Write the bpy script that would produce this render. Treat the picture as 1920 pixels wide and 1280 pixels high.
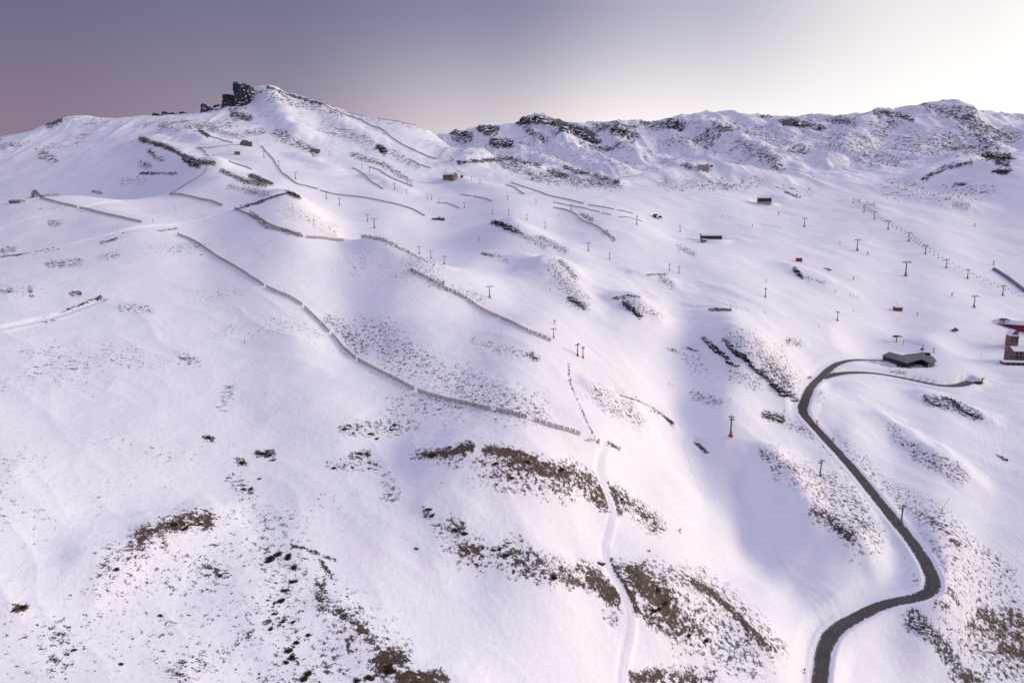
import bpy, bmesh, math, random
import numpy as np
from mathutils import Vector, Matrix

for o in list(bpy.data.objects):
    bpy.data.objects.remove(o, do_unlink=True)
scene = bpy.context.scene
C = scene.collection
random.seed(7)
rng = np.random.RandomState(11)

# ------------------------------------------------------------------ camera
PITCH = math.radians(10.0)
FPX = 1280.0
cam = bpy.data.cameras.new('camera')
cam.lens = 24.0; cam.sensor_width = 36.0; cam.sensor_fit = 'HORIZONTAL'
cam.clip_start = 1.0; cam.clip_end = 20000.0
camo = bpy.data.objects.new('camera', cam); C.objects.link(camo)
camo.location = (0, 0, 0)
camo.rotation_euler = (math.pi / 2 - PITCH, 0, 0)
scene.camera = camo

# ------------------------------------------------------------------ sky and dusk light
GLOW_AZ = math.radians(62.0)     # brightest part of the dusk sky, to the right of the view
SUN_AZ = math.radians(86.0)
SUN_EL = math.radians(19.0)
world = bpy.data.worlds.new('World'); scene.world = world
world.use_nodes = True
wn = world.node_tree.nodes; wl = world.node_tree.links
wn.clear()
def wnode(t, **k):
    n = wn.new(t)
    for a, b in k.items(): setattr(n, a, b)
    return n
wout = wnode('ShaderNodeOutputWorld'); wbg = wnode('ShaderNodeBackground')
tc = wnode('ShaderNodeTexCoord')
nrm = wnode('ShaderNodeVectorMath', operation='NORMALIZE'); wl.new(tc.outputs['Generated'], nrm.inputs[0])
sep = wnode('ShaderNodeSeparateXYZ'); wl.new(nrm.outputs[0], sep.inputs[0])
flat = wnode('ShaderNodeVectorMath', operation='MULTIPLY'); wl.new(nrm.outputs[0], flat.inputs[0]); flat.inputs[1].default_value = (1, 1, 0)
fn = wnode('ShaderNodeVectorMath', operation='NORMALIZE'); wl.new(flat.outputs[0], fn.inputs[0])
dt = wnode('ShaderNodeVectorMath', operation='DOT_PRODUCT'); wl.new(fn.outputs[0], dt.inputs[0])
dt.inputs[1].default_value = (math.sin(GLOW_AZ), math.cos(GLOW_AZ), 0)
mr = wnode('ShaderNodeMapRange'); wl.new(dt.outputs['Value'], mr.inputs['Value'])
mr.inputs['From Min'].default_value = -1; mr.inputs['From Max'].default_value = 1
def ramp(stops):
    r = wnode('ShaderNodeValToRGB'); cr = r.color_ramp; cr.interpolation = 'EASE'
    while len(cr.elements) < len(stops): cr.elements.new(0.5)
    for e, (p, c) in zip(cr.elements, stops):
        e.position = (p + 1) / 2; e.color = (c[0], c[1], c[2], 1)
    wl.new(mr.outputs[0], r.inputs[0]); return r
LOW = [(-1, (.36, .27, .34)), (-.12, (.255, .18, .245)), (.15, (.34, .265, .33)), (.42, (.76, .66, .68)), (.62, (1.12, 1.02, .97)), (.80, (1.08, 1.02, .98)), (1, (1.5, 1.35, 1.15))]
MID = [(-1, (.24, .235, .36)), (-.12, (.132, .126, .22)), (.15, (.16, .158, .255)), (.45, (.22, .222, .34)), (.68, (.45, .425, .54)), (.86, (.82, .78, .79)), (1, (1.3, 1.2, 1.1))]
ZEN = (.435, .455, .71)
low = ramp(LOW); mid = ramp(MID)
def smooth(val, a, b):
    m = wnode('ShaderNodeMapRange', interpolation_type='SMOOTHSTEP')
    wl.new(val, m.inputs['Value']); m.inputs['From Min'].default_value = a; m.inputs['From Max'].default_value = b
    return m.outputs[0]
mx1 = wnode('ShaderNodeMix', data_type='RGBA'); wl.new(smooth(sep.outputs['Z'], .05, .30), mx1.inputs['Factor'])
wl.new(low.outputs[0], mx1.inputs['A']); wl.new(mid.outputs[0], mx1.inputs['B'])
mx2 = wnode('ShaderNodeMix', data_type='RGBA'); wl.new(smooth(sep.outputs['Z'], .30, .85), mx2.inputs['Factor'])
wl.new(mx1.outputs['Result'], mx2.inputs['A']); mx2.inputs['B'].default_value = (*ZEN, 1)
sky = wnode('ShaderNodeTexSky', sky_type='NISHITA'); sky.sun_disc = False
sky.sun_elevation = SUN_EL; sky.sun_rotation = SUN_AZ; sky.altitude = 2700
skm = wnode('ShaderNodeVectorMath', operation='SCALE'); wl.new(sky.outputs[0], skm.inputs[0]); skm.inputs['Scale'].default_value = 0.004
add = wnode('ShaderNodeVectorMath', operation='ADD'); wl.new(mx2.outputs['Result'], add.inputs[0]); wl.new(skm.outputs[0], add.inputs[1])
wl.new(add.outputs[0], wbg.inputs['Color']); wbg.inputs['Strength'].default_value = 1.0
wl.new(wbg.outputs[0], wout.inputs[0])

sun = bpy.data.lights.new('afterglow_sun', 'SUN'); sun.energy = 2.15; sun.angle = math.radians(26); sun.color = (1.0, .84, .63)
suno = bpy.data.objects.new('afterglow_sun', sun); C.objects.link(suno)
sd = Vector((math.sin(SUN_AZ) * math.cos(SUN_EL), math.cos(SUN_AZ) * math.cos(SUN_EL), math.sin(SUN_EL)))
suno.rotation_euler = sd.to_track_quat('Z', 'Y').to_euler()
suno.location = (600, 600, 500)
vs = scene.view_settings
vs.view_transform = 'Standard'; vs.look = 'None'; vs.exposure = 0.06; vs.gamma = 1.0
vs.use_curve_mapping = False

# ------------------------------------------------------------------ terrain heights
CP, SP = math.cos(PITCH), math.sin(PITCH)
def slope_of_v(v):
    b = (640.0 - v) / FPX
    return (-SP + b * CP) / (CP + b * SP)
def s_of_uv(u, v):
    b = (640.0 - v) / FPX
    return ((u - 960.0) / FPX) / (CP + b * SP)
def project(X, Y, Z):
    f = Y * CP - Z * SP
    up = Y * SP + Z * CP
    return 960 + FPX * X / f, 640 - FPX * up / f

# survey points: image column, image row of the ground there, distance ahead in metres
PTS = {
 -260: [(175,1300),(235,1030),(310,830),(411,670),(489,590),(592,515),(720,455),(800,415),(860,405),(1050,455),(1300,430),(1600,370),(1900,310),(2100,295),(2600,380)],
 0: [(172,1280),(233,1000),(309,800),(411,640),(489,560),(592,487),(690,432),(770,388),(810,381),(870,392),(1050,425),(1300,390),(1600,330),(1900,275),(2050,257),(2300,290),(2900,330)],
 130: [(172,1280),(235,1000),(312,800),(412,640),(492,555),(585,478),(690,420),(770,378),(830,368),(880,378),(1050,410),(1300,372),(1600,310),(1900,262),(2200,220),(2300,235),(2900,320)],
 270: [(173,1280),(238,1000),(313,800),(412,640),(500,550),(590,465),(680,415),(780,392),(880,376),(930,374),(1040,382),(1150,366),(1300,335),(1500,295),(1750,258),(2000,230),(2150,217),(2300,240),(2900,320)],
 390: [(174,1280),(240,1000),(315,800),(413,640),(500,552),(580,480),(680,425),(770,395),(880,370),(1000,340),(1150,307),(1300,300),(1500,270),(1700,252),(1900,228),(2080,210),(2180,203),(2350,240),(2900,320)],
 480: [(176,1280),(205,1130),(241,1000),(316,800),(412,640),(505,535),(600,448),(700,400),(790,378),(860,362),(960,352),(1150,322),(1350,293),(1550,274),(1750,252),(1950,222),(2100,192),(2190,160),(2300,190),(2600,260)],
 560: [(178,1280),(243,1000),(317,800),(412,640),(500,550),(600,445),(680,410),(770,378),(840,362),(900,366),(1000,362),(1130,340),(1300,315),(1500,290),(1750,255),(1950,222),(2150,184),(2250,180),(2400,220)],
 640: [(181,1280),(248,1000),(320,800),(435,650),(520,550),(620,462),(660,448),(720,452),(820,440),(950,405),(1080,372),(1300,330),(1500,300),(1650,282),(1850,255),(2000,230),(2150,208),(2220,203),(2400,240)],
 720: [(183,1280),(250,1000),(300,860),(345,770),(390,700),(480,585),(560,500),(620,450),(660,452),(740,470),(850,440),(980,400),(1180,355),(1400,318),(1600,295),(1800,268),(2000,238),(2120,224),(2300,260)],
 800: [(187,1280),(250,1020),(290,870),(310,830),(360,742),(430,640),(516,545),(568,492),(600,488),(660,500),(760,484),(850,452),(930,428),(1030,402),(1220,360),(1420,330),(1600,305),(1800,282),(2000,255),(2130,240),(2300,270),(2700,265),(2850,252)],
 880: [(191,1280),(245,1060),(280,900),(295,850),(340,770),(400,690),(500,585),(562,520),(612,505),(680,495),(800,465),(900,432),(1030,398),(1200,362),(1400,334),(1600,306),(1750,288),(1900,283),(2100,300),(2300,292),(2600,255),(2800,237),(3000,270)],
 960: [(198,1280),(235,1110),(262,1000),(287,890),(303,838),(335,775),(385,700),(450,620),(552,562),(668,500),(770,462),(865,415),(900,420),(1000,392),(1130,368),(1300,346),(1600,313),(1720,296),(1900,302),(2300,272),(2600,236),(2700,226),(2900,260)],
 1040: [(205,1280),(245,1090),(275,980),(300,880),(320,830),(355,770),(410,690),(460,630),(540,580),(610,530),(665,488),(720,485),(830,455),(920,432),(1040,400),(1180,368),(1400,345),(1600,325),(1750,312),(1950,300),(2300,268),(2600,232),(2680,221),(2900,250)],
 1120: [(214,1280),(256,1100),(286,1000),(318,900),(345,820),(400,750),(450,685),(525,625),(600,565),(720,500),(880,442),(1030,402),(1200,370),(1450,347),(1700,332),(2000,305),(2300,272),(2550,240),(2650,229),(2900,260)],
 1200: [(224,1280),(265,1100),(300,1000),(340,905),(380,835),(440,750),(505,680),(560,620),(600,560),(650,548),(720,520),(860,460),(980,425),(1150,390),(1400,352),(1700,330),(2000,308),(2300,275),(2600,232),(2680,225),(2900,260)],
 1280: [(234,1280),(266,1140),(310,1020),(365,915),(430,840),(480,770),(530,690),(580,635),(640,585),(720,535),(810,498),(920,462),(1030,446),(1180,400),(1400,352),(1600,322),(1680,314),(1850,320),(2100,296),(2400,255),(2600,222),(2700,214),(2900,250)],
 1360: [(242,1280),(268,1180),(308,1085),(338,1035),(362,985),(398,910),(430,830),(475,745),(525,680),(555,640),(600,610),(680,560),(780,515),(900,475),(1050,442),(1200,400),(1380,358),(1600,320),(1660,313),(1850,318),(2100,290),(2400,245),(2600,216),(2680,210),(2900,240)],
 1440: [(252,1280),(275,1190),(312,1110),(345,1055),(360,1000),(372,960),(387,920),(420,852),(470,780),(510,720),(560,655),(630,605),(740,550),(870,500),(1030,450),(1200,408),(1350,377),(1600,330),(1750,312),(1900,305),(2150,275),(2450,235),(2620,217),(2700,214),(2900,245)],
 1520: [(264,1280),(288,1200),(319,1115),(341,1045),(360,980),(384,925),(432,855),(490,770),(545,720),(600,680),(680,610),(770,555),(900,500),(1080,445),(1250,402),(1400,370),(1650,325),(1800,308),(2150,270),(2450,232),(2600,218),(2900,250)],
 1600: [(275,1280),(305,1160),(335,1060),(362,985),(391,930),(420,885),(465,805),(540,730),(600,690),(640,665),(720,605),(820,548),(930,500),(1130,432),(1400,370),(1700,318),(1950,290),(2200,255),(2450,222),(2520,216),(2800,250)],
 1680: [(285,1280),(303,1190),(335,1080),(380,970),(430,880),(490,800),(560,735),(610,695),(655,668),(730,620),(830,560),(940,512),(1100,448),(1350,380),(1600,325),(1800,302),(2100,265),(2350,215),(2420,203),(2700,240)],
 1760: [(290,1280),(308,1160),(322,1100),(360,1000),(420,895),(495,800),(570,732),(630,692),(690,645),(790,582),(920,522),(1090,450),(1250,402),(1420,360),(1620,318),(1780,302),(2000,280),(2220,230),(2370,190),(2600,220)],
 1840: [(293,1280),(325,1150),(370,1010),(430,900),(505,802),(580,735),(650,685),(710,640),(800,588),(910,545),(1060,480),(1200,425),(1350,370),(1480,312),(1540,298),(1640,304),(1850,300),(2050,278),(2280,220),(2400,206),(2600,230)],
 1920: [(297,1280),(330,1150),(377,1000),(432,900),(510,800),(590,725),(660,680),(790,610),(900,558),(1030,498),(1200,420),(1380,340),(1500,288),(1550,282),(1650,292),(1850,290),(2050,262),(2300,225),(2420,213),(2700,250)],
 2180: [(305,1280),(340,1150),(385,1000),(440,900),(520,800),(600,725),(680,670),(800,600),(900,550),(1030,490),(1200,400),(1380,320),(1550,265),(1700,280),(2000,260),(2420,235),(2700,270)],
}
PTS[1390] = [(360,1015),(378,960),(398,915)]
PTS[1320] = [(342,1000),(385,930),(418,870)]
PTS[1490] = [(328,1095),(345,1035),(362,978)]
PTS[1545] = [(312,1135),(330,1075),(352,1010),(374,955)]
LEFT = {-260: .84, 0: .885, 130: .92, 270: .95, 390: .98}
for u, k in LEFT.items():      # the near hill leans down towards the valley on the right
    PTS[u] = [(D * (k + (1 - k) * min(1, max(0, (D - 500) / 350))), v) for D, v in PTS[u]]
ctrl = []
for u, rows in PTS.items():
    for D, v in rows:
        ctrl.append((s_of_uv(u, v), math.log(D), slope_of_v(v)))
# ground below and beyond what is surveyed
for s in np.linspace(-1.3, 1.3, 9):
    ctrl.append((s, math.log(60.0), -2.05 - .45 * s))
    ctrl.append((s, math.log(110.0), -1.15 - .45 * s * 1.0))
    ctrl.append((s, math.log(4500.0), 0.02))
for s, e in ((-1.3, -.03), (1.3, .0)):
    for D, z in ((170, -140 - 40 * (s > 0)), (300, -90 - 120 * (s > 0)), (600, -10 - 110 * (s > 0)), (1000, 10), (1600, 120), (2200, 260)):
        ctrl.append((s, math.log(D), z / D))
ctrl = np.array(ctrl)
def tps_fit(P, w, lam):
    n = len(P)
    d = np.sqrt(((P[:, None, :] - P[None, :, :]) ** 2).sum(-1))
    K = np.where(d > 0, d * d * np.log(d + 1e-12), 0) + lam * np.eye(n)
    Q = np.c_[np.ones(n), P]
    A = np.zeros((n + 3, n + 3)); A[:n, :n] = K; A[:n, n:] = Q; A[n:, :n] = Q.T
    return np.linalg.solve(A, np.r_[w, 0, 0, 0])
TS = 0.62      # shrink of the log-distance axis against the bearing axis
P2 = np.c_[ctrl[:, 0], ctrl[:, 1] * TS]
coef = tps_fit(P2, ctrl[:, 2], 5e-5)
SMIN, SMAX, TMIN, TMAX = -1.15, 1.15, math.log(75.0), math.log(4300.0)
NS, NT = 900, 1080
def tps_eval(s, t):
    out = np.zeros(s.shape)
    sf, tf, of = s.ravel(), t.ravel() * TS, out.ravel()
    n = len(P2)
    for a in range(0, sf.size, 20000):
        ss, tt = sf[a:a + 20000], tf[a:a + 20000]
        d2 = (ss[:, None] - P2[None, :, 0]) ** 2 + (tt[:, None] - P2[None, :, 1]) ** 2
        of[a:a + 20000] = (0.5 * d2 * np.log(d2 + 1e-18)) @ coef[:n] + coef[n] + coef[n + 1] * ss + coef[n + 2] * tt
    return out
cs = np.linspace(SMIN, SMAX, 231); ct = np.linspace(TMIN, TMAX, 301)
G0 = tps_eval(*[a.T for a in np.meshgrid(cs, ct)])       # [s, t]
def cubic_up(A, n):
    m = A.shape[0]; x = np.linspace(0, m - 1, n); i = np.clip(x.astype(int), 0, m - 2); f = (x - i)
    f = f.reshape(-1, *([1] * (A.ndim - 1)))
    g = lambda k: A[np.clip(i + k, 0, m - 1)]
    a, b, c, d = g(-1), g(0), g(1), g(2)
    return b + .5 * f * (c - a + f * (2 * a - 5 * b + 4 * c - d + f * (3 * (b - c) + d - a)))
G = cubic_up(cubic_up(G0, NS).T, NT).T
S1 = np.linspace(SMIN, SMAX, NS); T1 = np.linspace(TMIN, TMAX, NT)
YY = np.exp(T1)[None, :] * np.ones((NS, 1)); XX = S1[:, None] * YY
ZZ = G * YY

def _hash(ix, iy, seed):
    h = (ix.astype(np.int64) * 374761393 + iy.astype(np.int64) * 668265263 + seed * 982451653) & 0x7fffffff
    h = ((h ^ (h >> 13)) * 1274126177) & 0x7fffffff
    return ((h ^ (h >> 16)) & 0xffff) / 65535.0
def vnoise(x, y, seed=0):
    ix, iy = np.floor(x), np.floor(y); fx, fy = x - ix, y - iy
    fx = fx * fx * fx * (fx * (fx * 6 - 15) + 10); fy = fy * fy * fy * (fy * (fy * 6 - 15) + 10)
    a, b = _hash(ix, iy, seed), _hash(ix + 1, iy, seed)
    c, d = _hash(ix, iy + 1, seed), _hash(ix + 1, iy + 1, seed)
    return (a + (b - a) * fx) * (1 - fy) + (c + (d - c) * fx) * fy
def fbm(x, y, seed=0, octv=4, gain=.5):
    o = np.zeros_like(x); a = 1.0; tot = 0
    for k in range(octv):
        ca, sa = math.cos(k * 1.1 + .4), math.sin(k * 1.1 + .4)
        o += a * (vnoise(ca * x - sa * y + 17 * k, sa * x + ca * y - 9 * k, seed + k) - .5); tot += a
        a *= gain; x = x * 2.03; y = y * 2.03
    return o / tot * 2
def ridged(x, y, seed=0, octv=4):
    o = np.zeros_like(x); a = 1.0; tot = 0
    for k in range(octv):
        ca, sa = math.cos(k * .9 + .2), math.sin(k * .9 + .2)
        n = 1 - np.abs(2 * vnoise(ca * x - sa * y + 5 * k, sa * x + ca * y + 3 * k, seed + k) - 1)
        o += a * n * n; tot += a; a *= .5; x = x * 2.1; y = y * 2.1
    return o / tot
def sstep(x, a, b):
    t = np.clip((x - a) / (b - a), 0, 1); return t * t * (3 - 2 * t)
# --- sampling the height grid and finding the ground under a survey sight line
def sample(A, X, Y):
    X = np.asarray(X, float); Y = np.asarray(Y, float)
    a = (X / Y - SMIN) / (SMAX - SMIN) * (NS - 1); b = (np.log(Y) - TMIN) / (TMAX - TMIN) * (NT - 1)
    a = np.clip(a, 0, NS - 1.001); b = np.clip(b, 0, NT - 1.001)
    i = a.astype(int); j = b.astype(int); fa = a - i; fb = b - j
    return (A[i, j] * (1 - fa) + A[i + 1, j] * fa) * (1 - fb) + (A[i, j + 1] * (1 - fa) + A[i + 1, j + 1] * fa) * fb
_TT = np.exp(np.linspace(math.log(110), math.log(4000), 2600))
def ground(u, v, far=None):
    s, k = s_of_uv(u, v), slope_of_v(v)
    z = sample(ZZ, s * _TT, _TT)
    hit = np.nonzero(z >= k * _TT)[0]
    if far is not None: hit = hit[_TT[hit] > far]
    if len(hit) == 0:
        j = int(np.argmax(z / _TT - k)) if far is None else int(np.argmax(np.where(_TT > far, z / _TT - k, -9)))
    else: j = hit[0]
    y = _TT[j]
    if 0 < j and len(hit):
        y0, y1 = _TT[j - 1], _TT[j]; e0, e1 = z[j - 1] - k * y0, z[j] - k * y1
        if e1 > e0 and e0 < 0: y = y0 + (y1 - y0) * (-e0) / (e1 - e0)
    return np.array([s * y, y, float(sample(ZZ, s * y, y))])
def hz(x, y): return float(sample(ZZ, x, y))
def catmull(P, n):
    P = np.asarray(P, float); P = np.vstack([2 * P[0] - P[1], P, 2 * P[-1] - P[-2]]); out = []
    for k in range(1, len(P) - 2):
        t = np.linspace(0, 1, n, endpoint=False)[:, None]
        a, b, c, d = P[k - 1], P[k], P[k + 1], P[k + 2]
        out.append(b + .5 * t * (c - a + t * (2 * a - 5 * b + 4 * c - d + t * (3 * (b - c) + d - a))))
    return np.vstack(out + [P[-2:-1]])
def resample(P, step):
    d = np.r_[0, np.cumsum(np.linalg.norm(np.diff(P[:, :2], axis=0), axis=1))]
    n = max(2, int(d[-1] / step) + 1); q = np.linspace(0, d[-1], n)
    return np.c_[[np.interp(q, d, P[:, k]) for k in range(P.shape[1])]].T
def boxblur(z, k):
    zp = np.r_[np.full(k, z[0]), z, np.full(k, z[-1])]
    return np.convolve(zp, np.ones(2 * k + 1) / (2 * k + 1), 'valid')

# --- broad relief: undulating snow, knolls, rough mountain flanks
rough = sstep(YY, 1150, 1900) * (0.25 + .75 * sstep(G, .02, .10)) * (.22 + .78 * np.maximum(sstep(XX, -250, 0), sstep(YY, 2250, 2500)))
ZZ = ZZ + fbm(XX / 55, YY / 55, 3, 4) * 1.5 * sstep(YY, 120, 350)
ZZ = ZZ + fbm(XX / 150, YY / 150, 9, 3) * 4.5 * sstep(YY, 420, 800) * (1 - .5 * sstep(YY, 1300, 2000))
ZZ = ZZ + rough * ((ridged(XX / 210, YY / 300, 21, 5) - .45) * 26 + (ridged(XX / 62 + YY / 400, YY / 300, 31, 3) - .45) * 20 + (ridged(XX / 22, YY / 40, 37, 3) - .45) * 5)

ca, sa = math.cos(-.55), math.sin(-.55)
ru, rv = ca * XX + sa * YY, -sa * XX + ca * YY
rv = rv + 34 * fbm(XX / 190, YY / 190, 131, 3)
patchy = .15 + .85 * sstep(fbm(XX / 230, YY / 230, 135, 3), -.25, .35)
drift = ridged(ru / 130, rv / 52, 141, 4) - .45
ZZ = ZZ + drift * 3.0 * patchy * sstep(YY, 430, 650) * (1 - sstep(YY, 1250, 1600)) * sstep(XX / YY, .04, .22)
ZZ = ZZ + (ridged(ru / 62, rv / 21, 161, 3) - .45) * 1.5 * (.2 + .8 * sstep(fbm(XX / 140, YY / 140, 165, 2), -.1, .4)) * sstep(YY, 450, 600) * (1 - sstep(YY, 1250, 1600)) * sstep(XX / YY, -.12, .06)
ZZ = ZZ + (ridged(ru / 70, rv / 26, 151, 2) - .45) * .9 * (1 - sstep(YY, 420, 560))

# --- knolls, spurs and lips: height in metres, half width in metres, crest path in survey image coordinates
SPURS = """
3 20 800,845 920,850 1060,890 1130,935|4.5 17 850,1000 960,1040 1100,1085 1240,1110 1340,1130 1440,1220|5 15 210,1060 320,990 400,975|3 12 640,1150 740,1240 830,1275
11 30 1330,592 1400,640 1500,738|9 24 1040,492 1090,570|8 30 930,420 1060,470|7 20 1150,558 1230,582|6 20 1210,516 1260,532|7 25 1490,504 1560,537|7 15 1670,797 1800,890
9 17 1435,852 1520,950 1600,1010|6 14 1740,743 1840,780|6 13 1120,737 1200,790|18 38 870,305 960,298 1160,345|12 40 850,337 900,352|18 55 1200,337 1320,314 1440,332
24 45 1735,337 1860,292|12 38 1670,352 1800,387|18 38 268,264 370,307 400,310|6 25 430,335 500,347|3 20 690,448 800,490
38 55 1295,228 1400,272 1470,312|38 55 1012,226 1060,282 1160,322|30 55 1640,214 1600,262 1560,302|26 45 902,242 930,282|30 55 1812,206 1860,282|32 48 1150,240 1200,292|20 40 1255,232 1290,280|25 45 1470,232 1500,280
20 40 500,168 560,250|16 40 600,198 700,262|14 40 320,240 380,262|8 25 1380,355 1470,372|6 22 1590,376 1650,392|5 22 1290,450 1380,450|5 18 980,480 1010,500|8 30 560,290 620,320|7 22 700,330 760,360
"""
def spur_line(line):
    w = line.split(); h, hw = float(w[0]), float(w[1])
    P = np.array([ground(*map(float, p.split(','))) for p in w[2:]])
    P = resample(catmull(P, 10), hw / 4); m = hw * 5.2
    sel = (XX > P[:, 0].min() - m) & (XX < P[:, 0].max() + m) & (YY > P[:, 1].min() - m) & (YY < P[:, 1].max() + m)
    idx = np.nonzero(sel); x, y = XX[idx], YY[idx]
    x = x + fbm(x / hw, y / hw, 91, 2) * hw * .35; y = y + fbm(x / hw, y / hw, 95, 2) * hw * .35
    d2 = np.full(x.shape, 1e12)
    for p in P: d2 = np.minimum(d2, (x - p[0]) ** 2 + (y - p[1]) ** 2)
    r = np.sqrt(d2) / hw
    ZZ[idx] += h * (np.exp(-r * r) - .35 * np.exp(-(r / 1.9) ** 2))
for line in SPURS.replace('|', '\n').split('\n'):
    if line.strip(): spur_line(line)

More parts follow.
